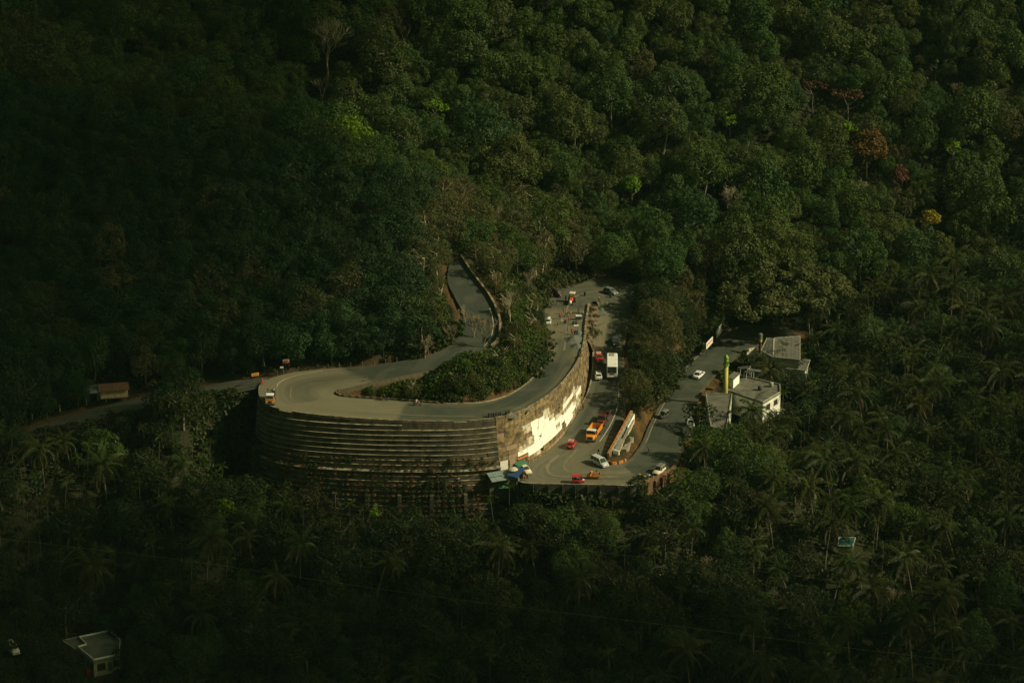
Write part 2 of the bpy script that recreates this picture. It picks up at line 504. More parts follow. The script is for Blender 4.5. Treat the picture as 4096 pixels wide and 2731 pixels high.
# bare earth patches seen in the photograph
for px, py, z, r in ((2530,1650,3,5),(2590,1580,3,6),(2650,1520,2,5),(2760,1400,-1,7),(1780,1400,17,6),(2130,1570,12,4),(1960,1010,24,6),(3500,2160,-18,8),(3780,2620,-30,9),(500,2700,-28,12),(1600,2040,-8,9),(1850,2020,-8,9)):
    P = U(px, py, z); soil = np.maximum(soil, 1.1 - np.hypot(GX - P.x, (GY - P.y) * 0.6) / r)
def terrain_z(x, y):
    return float(terrain(np.array([x]), np.array([y]))[0])
def gz_at(x, y):
    """terrain height read from the ground mesh"""
    i = np.clip(np.searchsorted(gy, y) - 1, 0, len(gy) - 2); j = np.clip(np.searchsorted(gx, x) - 1, 0, len(gx) - 2)
    fy = (y - gy[i]) / (gy[i + 1] - gy[i]); fx = (x - gx[j]) / (gx[j + 1] - gx[j])
    return GZ[i, j] * (1 - fx) * (1 - fy) + GZ[i, j + 1] * fx * (1 - fy) + GZ[i + 1, j] * (1 - fx) * fy + GZ[i + 1, j + 1] * fx * fy
def ground(px, py):
    """point where the pixel's ray meets the terrain"""
    b = -(py - 1365.5) / FPX; d = np.array([(px - 2048) / FPX, CP + b * SP, -SP + b * CP])
    t = np.linspace(480, 900, 700)
    P = np.array(CAM)[None, :] + d[None, :] * t[:, None]
    Z = gz_at(P[:, 0], P[:, 1])
    k = np.argmax(P[:, 2] < Z)
    return Vector((P[k, 0], P[k, 1], Z[k]))
# level pad cut into the slope for the flat roofed house
_hg = ground(395, 2700); _hc = U(398, 2575, _hg.z + 3.4); _hd = np.hypot(GX - _hc.x, GY - _hc.y)
GZ = np.where(_hd < 24, np.minimum(GZ, _hg.z - 0.1 + np.maximum(0, _hd - 9.5) * 0.9), GZ)
n0, n1 = GZ.shape
I = np.arange(n0 * n1).reshape(n0, n1)
GF = np.stack([I[:-1, :-1], I[:-1, 1:], I[1:, 1:], I[1:, :-1]], -1).reshape(-1, 4)

m_ground, nt, out = new_mat("forest_floor")
at = nt.nodes.new("ShaderNodeAttribute"); at.attribute_name = "soil"
n1_ = noise(nt, 0.22, 6, 0.7); n2_ = noise(nt, 1.7, 4, 0.7)
base = mixc(nt, ramp(nt, n2_, 0.35, 0.65), (0.016, 0.022, 0.009), (0.038, 0.032, 0.014))
earth = mixc(nt, ramp(nt, n2_, 0.4, 0.7), (0.125, 0.060, 0.022), (0.045, 0.042, 0.015))
fac = ramp(nt, mathn(nt, 'ADD', at.outputs['Fac'], mathn(nt, 'MULTIPLY', mathn(nt, 'SUBTRACT', n1_, 0.5), 1.1)), 0.45, 0.8)
pbr(nt, out, mixc(nt, fac, base, earth), 0.95, 0, n2_, 0.8, 0.1, 0.4)
g = link("ground", np_mesh("ground", np.stack([GX, GY, GZ], -1).reshape(-1, 3), GF, m_ground, {"soil": soil.ravel()}, True))
tag(g, kind="structure")

# ------------------------------------------------------------------ road surfaces
def road_mat():
    m, nt, out = new_mat("road_surface")
    at = nt.nodes.new("ShaderNodeAttribute"); at.attribute_name = "dust"
    uv = nt.nodes.new("ShaderNodeAttribute"); uv.attribute_name = "along"
    ac = nt.nodes.new("ShaderNodeAttribute"); ac.attribute_name = "across"
    cv = nt.nodes.new("ShaderNodeCombineXYZ")
    nt.links.new(mathn(nt, 'MULTIPLY', uv.outputs['Fac'], 0.05), cv.inputs[0])
    nt.links.new(mathn(nt, 'MULTIPLY', ac.outputs['Fac'], 1.1), cv.inputs[1])
    st = nt.nodes.new("ShaderNodeTexNoise"); st.inputs['Scale'].default_value = 1.0; st.inputs['Detail'].default_value = 5
    nt.links.new(cv.outputs[0], st.inputs['Vector'])
    nz = noise(nt, 0.16, 6, 0.68); nf = noise(nt, 2.6, 4, 0.7)
    patch = noise(nt, 0.09, 3, 0.5, dist=1.5)
    asphalt = mixc(nt, ramp(nt, nf, 0.3, 0.7), (0.030, 0.037, 0.025), (0.046, 0.052, 0.034))
    asphalt = mixc(nt, ramp(nt, patch, 0.52, 0.58), asphalt, (0.056, 0.060, 0.040))
    dusty = mixc(nt, ramp(nt, nz, 0.3, 0.7), (0.195, 0.165, 0.092), (0.115, 0.108, 0.066))
    f = mathn(nt, 'ADD', at.outputs['Fac'], mathn(nt, 'MULTIPLY', mathn(nt, 'SUBTRACT', st.outputs['Fac'], 0.5), 0.9))
    f = mathn(nt, 'ADD', f, mathn(nt, 'MULTIPLY', mathn(nt, 'SUBTRACT', nz, 0.5), 0.9))
    f = ramp(nt, f, 0.0, 1.0)
    vor = None
    """vor = nt.nodes.new("ShaderNodeTexVoronoi"); vor.feature = 'DISTANCE_TO_EDGE'; vor.inputs['Scale'].default_value = 0.12
    tc = nt.nodes.new("ShaderNodeTexCoord"); nt.links.new(tc.outputs['Object'], vor.inputs['Vector'])
    """
    col = mixc(nt, f, asphalt, dusty)
    pbr(nt, out, col, 0.62, 0, nf, 0.25, 0.4, 0.03)
    return m
m_road = road_mat()
ns_, na_ = RV.shape[:2]
S = (np.arange(ns_) / NS)[:, None] * np.ones((1, na_)); T = np.linspace(0, 1, na_)[None, :] * np.ones((ns_, 1))
dust = np.full((ns_, na_), 0.12)
edge = np.clip(1 - np.minimum(T, 1 - T) / 0.12, 0, 1)
dust += edge * 0.45
def zone(a, b, val, soft=0.25):
    global dust
    w = np.clip((S - a) / soft, 0, 1) * np.clip((b - S) / soft, 0, 1); dust = dust * (1 - w) + val * w
zone(8.6, 18.3, 0.62 + 0.25 * np.sin(T * 9.0) + edge * 0.2, 0.12)
zone(14.5, 18.3, 0.8 + 0.0 * T, 0.05)
zone(-1, 8.6, -0.1 + edge * .25)
zone(22, 26, 0.02 + 0.45 * np.exp(-((T - 0.25) / 0.12) ** 2) + edge * .3)
zone(27.6, 30.6, 0.85 + 0 * T, 0.5)
zone(26.2, 27.6, 0.35 + 0.5 * (T > 0.75) + 0.3 * (T < .4), 0.3)
zone(30.6, 36, 0.28 + 0 * T, 0.6)
zone(35.5, 38.6, 0.2 + 0.75 * (T < 0.38), 0.3)
zone(38.6, 43.5, 0.1 + 0.4 * (T < 0.16), 0.3)
zone(43.6, 51.5, 0.55 + 0.18 * np.sin(T * 11.0 + 0.6) + edge * .2, 0.12)
zone(51.5, 63, -0.02 + edge * .4 + 0.12 * np.sin(T * 13), 0.8)
along = np.concatenate([[0], np.cumsum(np.linalg.norm(np.diff((RL + RR) / 2, axis=0), axis=1))])[:, None] * np.ones((1, na_))
width = np.linalg.norm(RL - RR, axis=1)[:, None]
o = link("main_road", np_mesh("main_road", RV.reshape(-1, 3), RF, m_road, {"dust": dust.ravel(), "along": along.ravel(), "across": (T * width).ravel()}, True))
tag(o, kind="structure")
for nm, V_, F_ in (("side_road", LV, LF),):
    k = V_.shape[0] * V_.shape[1]
    V2 = V_.reshape(-1, 3).copy(); V2[:, 2] += 0.01 - 0.05
    o = link(nm, np_mesh(nm, V2, F_, m_road, {"dust": np.full(k, 0.15 if nm == "side_road" else 0.1), "along": V_[..., 0].ravel(), "across": V_[..., 1].ravel()}, True))
    tag(o, kind="structure")
# thick edge under the ribbons so no gap shows at the verge
mb = MB()
m_verge = surf("verge_soil", (0.10, 0.07, 0.035), (0.045, 0.045, 0.022), 1.5, 0.95)
for E, sgn in ((RR, 1),):
    for i in range(len(E) - 1):
        a, b = E[i], E[i + 1]
        d = (E[i] - RL[i]); d = d / max(np.linalg.norm(d), 1e-6)
        d2 = (E[i + 1] - RL[i + 1]); d2 = d2 / max(np.linalg.norm(d2), 1e-6)
        if W1 * NS < i < 37 * NS and False: continue
        mb.add([a + [0, 0, -.02], b + [0, 0, -.02], b + d2 * .5 + [0, 0, .03], a + d * .5 + [0, 0, .03], b + d2 * 1.2 + [0, 0, -.9], a + d * 1.2 + [0, 0, -.9]], [(0, 1, 2, 3), (3, 2, 4, 5)])
o = mb.build("verge", m_verge, smooth=True); tag(o, kind="structure")
# painted lane line and edge lines, 4 mm above the road
m_line = surf("worn_line_paint", (0.62, 0.58, 0.42), (0.30, 0.28, 0.2), 4.0, 0.8)
def line(s0, s1, t0, t1, w, name, m=m_line, n=40, lift=0.03):
    pts = []
    for i in range(n + 1):
        f = i / n; l, r = stn(s0 + (s1 - s0) * f); t = t0 + (t1 - t0) * f; pts.append(l * (1 - t) + r * t)
    pts = np.array(pts); d = np.gradient(pts, axis=0); nn = np.stack([-d[:, 1], d[:, 0], 0 * d[:, 0]], -1); nn /= np.linalg.norm(nn, axis=1)[:, None]
    A = pts + nn * w / 2; B = pts - nn * w / 2; A[:, 2] += lift; B[:, 2] += lift
    V, F = ribbon(A, B, 1)
    o = link(name, np_mesh(name, V.reshape(-1, 3), F, m)); tag(o, kind="structure"); return o
line(40.2, 44.1, 0.92, 0.80, 0.16, "lane_marking")
line(2.6, 5.2, 0.86, 0.80, 0.12, "edge_marking")
line(9.2, 12.2, 0.10, 0.22, 0.13, "edge_marking")
line(54.0, 60.5, 0.95, 0.95, 0.07, "edge_marking")
m_arc = surf("tyre_polished_dust", (0.180, 0.156, 0.092), (0.125, 0.115, 0.072), 0.5, 0.9, lo=.3, hi=.6)
line(12.2, 20.5, 0.42, 0.30, 0.30, "tyre_track", m_arc, 60)
line(45.2, 50.5, 0.33, 0.42, 0.8, "tyre_track", m_arc, 60)
line(44.6, 51.2, 0.52, 0.60, 0.5, "tyre_track", m_arc, 60)
line(27.0, 33.5, 0.55, 0.45, 0.5, "tyre_track", m_arc, 60)
line(46.0, 50.0, 0.10, 0.20, 0.30, "tyre_track", m_arc, 60)
# ------------------------------------------------------------------ retaining walls
def outn(P, ref):
    """outward 2D normals of path P, pointing away from ref path"""
    t = np.gradient(P[:, :2], axis=0); n = np.stack([-t[:, 1], t[:, 0]], -1)
    n /= np.maximum(np.linalg.norm(n, axis=1), 1e-6)[:, None]
    s = np.sign(((P[:, :2] - ref[:, :2]) * n).sum(1)); s[s == 0] = 1
    return n * s[:, None]
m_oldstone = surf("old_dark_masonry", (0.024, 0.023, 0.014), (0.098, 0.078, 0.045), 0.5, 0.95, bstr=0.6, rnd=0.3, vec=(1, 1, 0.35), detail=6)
m_ledge = surf("ledge_concrete", (0.32, 0.27, 0.165), (0.07, 0.06, 0.036), 0.8, 0.9, bstr=0.4, detail=6)
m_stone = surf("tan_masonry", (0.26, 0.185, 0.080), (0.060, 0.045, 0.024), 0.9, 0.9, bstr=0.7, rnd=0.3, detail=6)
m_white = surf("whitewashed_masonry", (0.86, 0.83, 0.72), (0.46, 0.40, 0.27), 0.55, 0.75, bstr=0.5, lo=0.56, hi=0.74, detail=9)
m_fade = surf("worn_whitewash", (0.58, 0.52, 0.38), (0.20, 0.145, 0.075), 0.9, 0.85, bstr=0.6, lo=.42, hi=.60, detail=9)
m_pink = surf("faded_painted_masonry", (0.34, 0.20, 0.13), (0.20, 0.16, 0.10), 1.0, 0.85, bstr=0.5, detail=6)
m_core = surf("wall_core", (0.03, 0.028, 0.02), (0.05, 0.045, 0.03), 2.0, 0.95)
m_moss = surf("mossy_platform_masonry", (0.035, 0.036, 0.024), (0.07, 0.066, 0.045), 1.1, 0.95, bstr=0.5, rnd=0.25, detail=6)

def seg_block(P, N, i0, i1, zlo, zhi, out, depth, lip=0.0, jit=0.0, top_mat=1, gap=0.03):
    """one block following the path from fine index i0 to i1 (floats)"""
    k = max(2, int(math.ceil(i1 - i0)) + 1)
    mb = MB(); rows = []
    for j in range(k):
        f = i0 + (i1 - i0) * j / (k - 1); f = min(max(f, 0), len(P) - 1.001); a = int(f); w = f - a
        p = P[a] * (1 - w) + P[a + 1] * w; n = N[a] * (1 - w) + N[a + 1] * w
        zl = zlo(p, a) if callable(zlo) else zlo; zh = zhi(p, a) if callable(zhi) else zhi
        rows.append((p, n, zl, zh))
    V = []
    for p, n, zl, zh in rows:
        o_ = out + jit
        a = (p[0] + n[0] * o_, p[1] + n[1] * o_); b = (p[0] + n[0] * (o_ - depth), p[1] + n[1] * (o_ - depth))
        V += [(a[0], a[1], zl), (a[0], a[1], zh - 0.0), (b[0], b[1], zh), (b[0], b[1], zl)]
        if lip:
            c = (p[0] + n[0] * (o_ + lip), p[1] + n[1] * (o_ + lip))
            V[-4:] = [(a[0], a[1], zl), (a[0], a[1], zh - 0.09), (c[0], c[1], zh - 0.08), (c[0], c[1], zh), (b[0], b[1], zh), (b[0], b[1], zl)]
    m_ = 6 if lip else 4
    mb.v = V
    for j in range(k - 1):
        a = j * m_; b = (j + 1) * m_
        for q in range(m_):
            q2 = (q + 1) % m_
            mb.f.append((a + q, b + q, b + q2, a + q2)); mb.m.append(top_mat if (lip and q in (2, 3)) or (not lip and q == 1) else 0)
    mb.f.append(tuple(range(m_))); mb.m.append(0)
    mb.f.append(tuple((k - 1) * m_ + q for q in reversed(range(m_)))); mb.m.append(0)
    return mb

SEAM = 21.1
iw0, iseam, iw1 = int(11.6 * NS), int(SEAM * NS), int(31.0 * NS)
PA = RL[iw0:iseam + 1]; NA_ = outn(PA, RR[iw0:iseam + 1])
_f = np.clip(np.concatenate([[0], np.cumsum(np.linalg.norm(np.diff(PA[:, :2], axis=0), axis=1))]) / 26.0, 0, 1); NA_ = NA_ * (0.34 + 0.66 * _f * _f * (3 - 2 * _f))[:, None]
PB = RL[iseam:iw1 + 1]; NB = outn(PB, RR[iseam:iw1 + 1])
wall_root = thing("retaining_wall", "long stepped stone retaining wall holding up the curved upper hairpin road", "retaining wall", tuple(PA[len(PA) // 2]))
wall_inv = Matrix.Translation(-wall_root.location)
def wpart(mb, name, mats, smooth=False):
    me = mb.mesh(name, mats, smooth); me.transform(wall_inv)
    return link(name, me, wall_root)
def offA(z):
    return 0.28 + (12.6 - z) * 0.20 + (0.55 if z < 2.2 else 0)
lenA = np.concatenate([[0], np.cumsum(np.linalg.norm(np.diff(PA[:, :2], axis=0), axis=1))])
def idxA(s): return float(np.interp(s, lenA, np.arange(len(PA))))
LA = lenA[-1]
rw = random.Random(3)
levels = [-9.2 + 1.03 * k for k in range(21)]
for k, zl in enumerate(levels):
    zh = zl + 1.03
    s = rw.uniform(-4, 0)
    while s < LA:
        L_ = rw.choice([4.4, 5.2, 6.1, 7.4]); a, b = max(0, s), min(LA, s + L_)
        s += L_
        if b - a < 0.8: continue
        i0, i1 = idxA(a) + 0.01, idxA(b) - 0.01
        zt = PA[int(round((i0 + i1) / 2)), 2]
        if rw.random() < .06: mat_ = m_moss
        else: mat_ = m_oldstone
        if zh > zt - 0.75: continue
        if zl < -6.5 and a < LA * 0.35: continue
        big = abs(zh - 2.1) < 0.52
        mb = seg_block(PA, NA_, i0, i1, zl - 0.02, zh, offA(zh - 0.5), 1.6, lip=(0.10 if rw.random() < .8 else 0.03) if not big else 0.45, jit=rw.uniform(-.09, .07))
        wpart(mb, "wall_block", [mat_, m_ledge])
# coping band along the top of the stepped part
s = 0
while s < LA:
    L_ = 3.1; a, b = s, min(LA, s + L_); s += L_
    if b - a < 0.5: continue
    i0, i1 = idxA(a) + 0.02, idxA(b) - 0.02
    def lo(p, i):
        z = p[2] - 0.75; return max(l for l in levels if l <= z + 0.001) if z > levels[0] else z
    mb = seg_block(PA, NA_, i0, i1, lambda p, i: p[2] - 1.95, lambda p, i: p[2] - 0.05, 0.27, 0.9, jit=rw.uniform(-.03, .03))
    wpart(mb, "coping_block", [m_oldstone, m_ledge])
    if rw.random() < 0.97:
        mb = seg_block(PA, NA_, i0 + .03, i1 - .03, lambda p, i: p[2] - 0.02, lambda p, i: p[2] + rw.choice([.28, .30, .26]), 0.20, 0.38)
        wpart(mb, "kerb_block", [m_oldstone, m_ledge])
mb = MB()
mb = seg_block(PA, NA_, 0, len(PA) - 1.01, -10, lambda p, i: p[2] - 0.12, 0.05, 1.1)
wpart(mb, "wall_core", [m_core, m_core])
mbt = MB()
# buttresses on the lower half
for px in (1130, 1245, 1352, 1465, 1590, 1728, 1852, 1965):
    d = [abs(proj(p)[0] - px) for p in PA]; i = int(np.argmin(d)); p, n = PA[i], NA_[i]
    ang = math.atan2(n[1], n[0]); o_ = offA(-4.5) - 0.75
    q = MB(); q.box((p[0] + n[0] * o_, p[1] + n[1] * o_, -6.6), (3.2, 0.8, 8.0), ang, taper=0.9)
    wpart(q, "buttress", [m_oldstone])

# block-built part, lit by the sun
def lowz(p):
    d = np.hypot(RL[32 * NS:50 * NS, 0] - p[0], RL[32 * NS:50 * NS, 1] - p[1]); return RL[32 * NS + int(np.argmin(d)), 2]
lenB = np.concatenate([[0], np.cumsum(np.linalg.norm(np.diff(PB[:, :2], axis=0), axis=1))]); LB = lenB[-1]
def idxB(s): return float(np.interp(s, lenB, np.arange(len(PB))))
W1P = [(2131,1696),(2188,1650),(2192,1668),(2216,1671),(2220,1690),(2260,1652),(2293,1616),(2302,1636),(2324,1615),(2324,1644),(2250,1712),(2180,1782),(2124,1816),(2107,1826),(2080,1812),(2142,1762)]
W2P = [(2248,1622),(2298,1564),(2300,1584),(2254,1632)]
W3P = [(2296,1590),(2326,1540),(2326,1566),(2301,1602)]
for row in range(0, 14):
    s = rw.uniform(-1.5, 0)
    while s < LB:
        L_ = rw.uniform(2.3, 3.3); a, b = max(0, s), min(LB, s + L_); s += L_
        if b - a < 0.6: continue
        i0, i1 = idxB(a), idxB(b)
        pm = PB[int(round((i0 + i1) / 2))]; nm_ = NB[int(round((i0 + i1) / 2))]
        zb = lowz(pm) - 0.4; zt = pm[2] - 0.05; H = zt - zb
        nrow = max(1, int(round(H / 0.98)))
        if row >= nrow: continue
        z0f, z1f = (nrow - row - 1) / nrow, (nrow - row) / nrow
        flo = lambda p, i, f=z0f: (lowz(p) - 0.4) * (1 - f) + (p[2] - 0.05) * f + 0.035
        fhi = lambda p, i, f=z1f: (lowz(p) - 0.4) * (1 - f) + (p[2] - 0.05) * f - 0.035
        zc = zb + H * (z0f + z1f) / 2; off = 0.28 + (zt - zc) * 0.16
        P = np.array([pm[0] + nm_[0] * off, pm[1] + nm_[1] * off, zc]); u, v = proj(P)
        ua, va = np.array([u]), np.array([v])
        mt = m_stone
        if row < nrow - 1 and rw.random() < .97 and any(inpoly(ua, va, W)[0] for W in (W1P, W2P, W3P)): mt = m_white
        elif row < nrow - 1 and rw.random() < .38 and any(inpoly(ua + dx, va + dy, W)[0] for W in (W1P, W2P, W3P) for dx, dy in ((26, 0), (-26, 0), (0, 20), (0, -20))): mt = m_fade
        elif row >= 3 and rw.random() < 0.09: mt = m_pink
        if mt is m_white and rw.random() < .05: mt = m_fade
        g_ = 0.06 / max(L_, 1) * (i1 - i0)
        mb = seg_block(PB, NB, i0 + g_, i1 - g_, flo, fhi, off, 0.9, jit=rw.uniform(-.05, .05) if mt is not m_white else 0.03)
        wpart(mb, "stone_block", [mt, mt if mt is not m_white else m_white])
mb = seg_block(PB, NB, 0, len(PB) - 1.01, lambda p, i: lowz(p) - 1, lambda p, i: p[2] - 0.12, 0.12, 1.0)
V = np.array(mb.v)
wpart(mb, "wall_core", [m_core, m_core])
s = 0
while s < LB - 1:
    a, b = s, min(LB, s + 2.4); s += 2.5
    mb = seg_block(PB, NB, idxB(a) + .02, idxB(b) - .02, lambda p, i: p[2] - 0.03, lambda p, i: p[2] + 0.52, 0.26, 0.42)
    wpart(mb, "parapet_block", [m_stone, m_ledge])
# drain wall at the foot of the lit wall
i0_, i1_ = int(33.5 * NS), int(46.2 * NS)
PG = RL[i0_:i1_]; NG = outn(PG, RR[i0_:i1_])
gut = thing("drain_channel", "dark open concrete drain along the foot of the sunlit wall beside the lower road", "drain", tuple(PG[len(PG) // 2]))
for j in range(0, len(PG) - 4, 3):
    mb = seg_block(PG, NG, j + .02, j + 2.98, lambda p, i: p[2] - 0.5, lambda p, i: p[2] + 0.16 + 0.04 * math.sin(i), 0.32, 0.34)
    me = mb.mesh("drain_slab", [m_moss, m_ledge]); me.transform(Matrix.Translation(-gut.location)); link("drain_slab", me, gut)

# platform wall under the lower hairpin
i0_, i1_ = int(46.6 * NS), int(53.2 * NS)
PP = RL[i0_:i1_]; NP = outn(PP, RR[i0_:i1_])
plat = thing("platform_wall", "dark mossy retaining wall with pilasters under the front edge of the lower hairpin", "retaining wall", tuple(PP[len(PP) // 2]))
def ppart(mb, name, mats):
    me = mb.mesh(name, mats); me.transform(Matrix.Translation(-plat.location)); return link(name, me, plat)
lenP = np.concatenate([[0], np.cumsum(np.linalg.norm(np.diff(PP[:, :2], axis=0), axis=1))]); LP = lenP[-1]
def idxP(s): return float(np.interp(s, lenP, np.arange(len(PP))))
m_rust = surf("rust_brown_wall", (0.20, 0.085, 0.035), (0.09, 0.055, 0.028), 1.2, 0.9, bstr=0.5, rnd=0.2)
s = 0
while s < LP - 0.5:
    b = min(LP, s + 2.9)
    u = proj(PP[int(idxP((s + b) / 2))])[0]
    mt = m_rust if u > 2580 else m_moss
    for q, (zl, zh, o_) in enumerate(((-1.7, -0.04, 0.28), (-3.4, -1.74, 0.42), (-5.2, -3.44, 0.56), (-7.4, -5.24, 0.7))):
        ppart(seg_block(PP, NP, idxP(s) + .02, idxP(b) - .02, lambda p, i: p[2] + zl, lambda p, i: p[2] + zh, o_, 0.9, jit=rw.uniform(-.03, .03)), "wall_block", [mt, m_moss])
    ppart(seg_block(PP, NP, idxP(s) + .02, idxP(b) - .02, lambda p, i: p[2] - .03, lambda p, i: p[2] + (0.22 if u < 2575 else 0.75), 0.27, 0.3), "kerb_block", [mt, m_ledge if u < 2575 else mt])
    p, n = PP[int(idxP(s))], NP[int(idxP(s))]
    q = MB(); q.box((p[0] + n[0] * 0.55, p[1] + n[1] * 0.55, p[2] - 3.4), (0.6, 0.16, 6.9), math.atan2(n[1], n[0]), taper=0.9)
    ppart(q, "pilaster", [m_moss])
    s = b
ppart(seg_block(PP, NP, 0, len(PP) - 1.01, lambda p, i: p[2] - 8, lambda p, i: p[2] - 0.1, 0.1, 1.0), "wall_core", [m_core, m_core])

# parapet on the outer bend of the descending road (top of the picture)
i1_ = int(5.6 * NS); PU = RR[:i1_]; NU = outn(PU, RL[:i1_])
par = thing("road_parapet", "low weathered parapet wall on the outside of the upper road bend below the bare trees", "parapet", tuple(PU[len(PU) // 2]))
m_redw = surf("faded_red_paint", (0.42, 0.12, 0.06), (0.45, 0.38, 0.27), 1.2, 0.85)
for j in range(0, len(PU) - 2, 2):
    u, v = proj(PU[j])
    mt = m_redw if 1235 < v < 1300 and j % 4 == 0 else m_stone
    me = seg_block(PU, NU, j + .03, j + 1.97, lambda p, i: p[2] - 0.6, lambda p, i: p[2] + 0.75, 0.42, 0.45).mesh("parapet_block", [mt, m_ledge])
    me.transform(Matrix.Translation(-par.location)); link("parapet_block", me, par)
# striped kerb round the inside of the upper hairpin
m_yel = surf("yellow_kerb_paint", (0.24, 0.15, 0.03), (0.07, 0.055, 0.025), 2, 0.8); m_blk = surf("black_kerb_paint", (0.02, 0.02, 0.018), (0.05, 0.045, 0.035), 2, 0.8)
m_org = surf("orange_kerb_paint", (0.50, 0.17, 0.03), (0.24, 0.10, 0.03), 2, 0.85)
def kerb(sa, sb, L_, h, mats, label, name="striped_kerb", E=RR, Eo=RL, w=0.3):
    a, b = int(sa * NS), int(sb * NS); P = E[a:b + 1]; N = outn(P, Eo[a:b + 1])
    root = thing(name, label, "kerb", tuple(P[len(P) // 2]))
    ln = np.concatenate([[0], np.cumsum(np.linalg.norm(np.diff(P[:, :2], axis=0), axis=1))]); s = 0; k = 0
    while s < ln[-1] - 0.2:
        e = min(ln[-1], s + L_); i0 = float(np.interp(s, ln, np.arange(len(P)))); i1 = float(np.interp(e, ln, np.arange(len(P))))
        mt = mats[k % len(mats)]
        me = seg_block(P, N, i0 + .01, i1 - .01, lambda p, i: p[2] - .2, lambda p, i: p[2] + h, w + 0.12, w).mesh("kerb_stone", [mt, mt])
        me.transform(Matrix.Translation(-root.location)); link("kerb_stone", me, root); s = e; k += 1
    return root
kerb(10.5, 19.5, 0.75, 0.38, [m_yel, m_blk], "yellow and black striped kerb round the inner tip of the upper hairpin")
kerb(19.6, 28.5, 2.4, 0.16, [m_ledge], "pale low kerb between the upper road and the red bank of the green mound", "road_kerb")
kerb(46.3, 52.2, 0.7, 0.6, [m_org, m_blk, m_org], "orange and black striped kerb round the tip of the island in the lower hairpin")
kerb(52.3, 57.5, 2.4, 0.14, [m_moss], "dark low kerb along the right side of the lower island", "road_kerb")

# terraced wall on the lower island
isl = thing("terraced_wall", "stepped concrete wall with orange top and white painted faces on the lower traffic island", "terraced wall", tuple(U(2480, 1740, 1)))
m_conc = surf("grey_concrete", (0.26, 0.25, 0.19), (0.14, 0.135, 0.10), 1.5, 0.9, bstr=0.4)
def bar(p0, p1, w, zb, mats, name, par_, split=1, side=None):
    """long wall piece from p0 to p1 (tops), thickness w to the right side, faces down to zb"""
    p0 = Vector(p0); p1 = Vector(p1)
    for k in range(split):
        a = p0.lerp(p1, k / split + 0.004); b = p0.lerp(p1, (k + 1) / split - 0.004)
        d = (b - a); d.z = 0; n = Vector((-d.y, d.x, 0)).normalized()
        if n.x < 0: n = -n
        q = MB(); A = [a, a + n * w, b + n * w, b]
        lo = [Vector((p.x, p.y, zb)) for p in A]
        q.add(lo + A, [(3, 2, 1, 0), (4, 5, 6, 7), (0, 1, 5, 4), (1, 2, 6, 5), (2, 3, 7, 6), (3, 0, 4, 7)], 0)
        q.m[-5] = 1 if len(mats) > 1 else 0; q.m[-3] = 2 if len(mats) > 2 else 0
        me = q.mesh(name, mats); me.transform(Matrix.Translation(-par_.location)); link(name, me, par_)
bar(U(2522, 1640, 3.4), U(2428, 1812, 1.1), 0.5, -1.5, [m_org, m_org, m_conc], "wall_segment", isl, 9)
bar(U(2530, 1652, 2.7), U(2502, 1705, 1.9), 0.5, -1.6, [m_conc, m_conc, m_white], "step_slab", isl, 1)
bar(U(2528, 1675, 1.9), U(2462, 1808, 0.7), 0.6, -2.0, [m_conc, m_conc, m_fade], "step_slab", isl, 5)
bar(U(2480, 1752, 1.2), U(2452, 1805, 0.8), 0.7, -2.0, [m_conc, m_conc, m_pink], "step_slab", isl, 2)
bar(U(2512, 1745, 0.9), U(2482, 1795, 0.3), 1.3, -2.2, [m_conc, m_conc, m_pink], "step_slab", isl, 2)
q = MB(); p = U(2465, 1808, 1.2); q.box((0, 0, 0), (1.5, 0.25, 0.9), math.radians(-38))
o = q.build("marker_board", m_white, None, loc=tuple(p)); tag(o, "short white marker board lying near the tip of the lower island", "board")

# bank of earth and rubble between the end of the big wall and the lower road
_a = RL[int(28.3 * NS):int(31.4 * NS)]; _n = len(_a); _lo = []
for p in _a:
    j = int(33.3 * NS) + int(np.argmin(np.hypot(RL[int(33.3 * NS):int(39 * NS), 0] - p[0], RL[int(33.3 * NS):int(39 * NS), 1] - p[1]))); _lo.append(RL[j])
_lo = np.array(_lo); V_ = []
for k in range(6):
    t_ = k / 5; row_ = _a * (1 - t_) + _lo * t_; row_ = row_.copy(); row_[:, 2] += 0.25 * math.sin(t_ * 3.14) + rng.normal(0, .22, _n) * (0 < k < 5); V_.append(row_)
V_ = np.array(V_).transpose(1, 0, 2); I_ = np.arange(_n * 6).reshape(_n, 6)
F_ = np.stack([I_[:-1, :-1], I_[:-1, 1:], I_[1:, 1:], I_[1:, :-1]], -1).reshape(-1, 4)
o = link("earth_bank", np_mesh("earth_bank", V_.reshape(-1, 3), F_, surf("rubble_earth", (0.15, 0.085, 0.04), (0.075, 0.07, 0.045), 0.9, .95, bstr=.8, detail=6), smooth=False)); tag(o, kind="structure")

# guard posts
m_postd = surf("dark_post_paint", (0.03, 0.03, 0.028), (0.07, 0.065, 0.05), 3, 0.8); m_postw = surf("white_post_paint", (0.62, 0.60, 0.48), (0.35, 0.33, 0.25), 3, 0.8)
def post_mesh(h, r, m1, m2, nm):
    q = MB(); q.lathe((0, 0, 0), [(r, -0.5), (r, h * .6), (r, h * .6)], 8, 0); q.lathe((0, 0, h * .6), [(r, 0), (r * .95, h * .38), (r * .6, h * .42)], 8, 1)
    return q.mesh(nm, [m1, m2])
pm1 = post_mesh(0.85, 0.14, m_postd, m_postd, "guard_stone"); pm2 = post_mesh(1.5, 0.13, m_postw, m_postw, "marker_post")
for i in range(16):
    l, r = stn(6.2 + i * 0.30); d = (l - r) / np.linalg.norm(l - r); p = l + d * 0.6
    o = link("guard_stone", pm1, None, tuple(p)); tag(o, "dark stubby guard stone on the forest side of the upper hairpin", "bollard", "guard stones along the upper road")
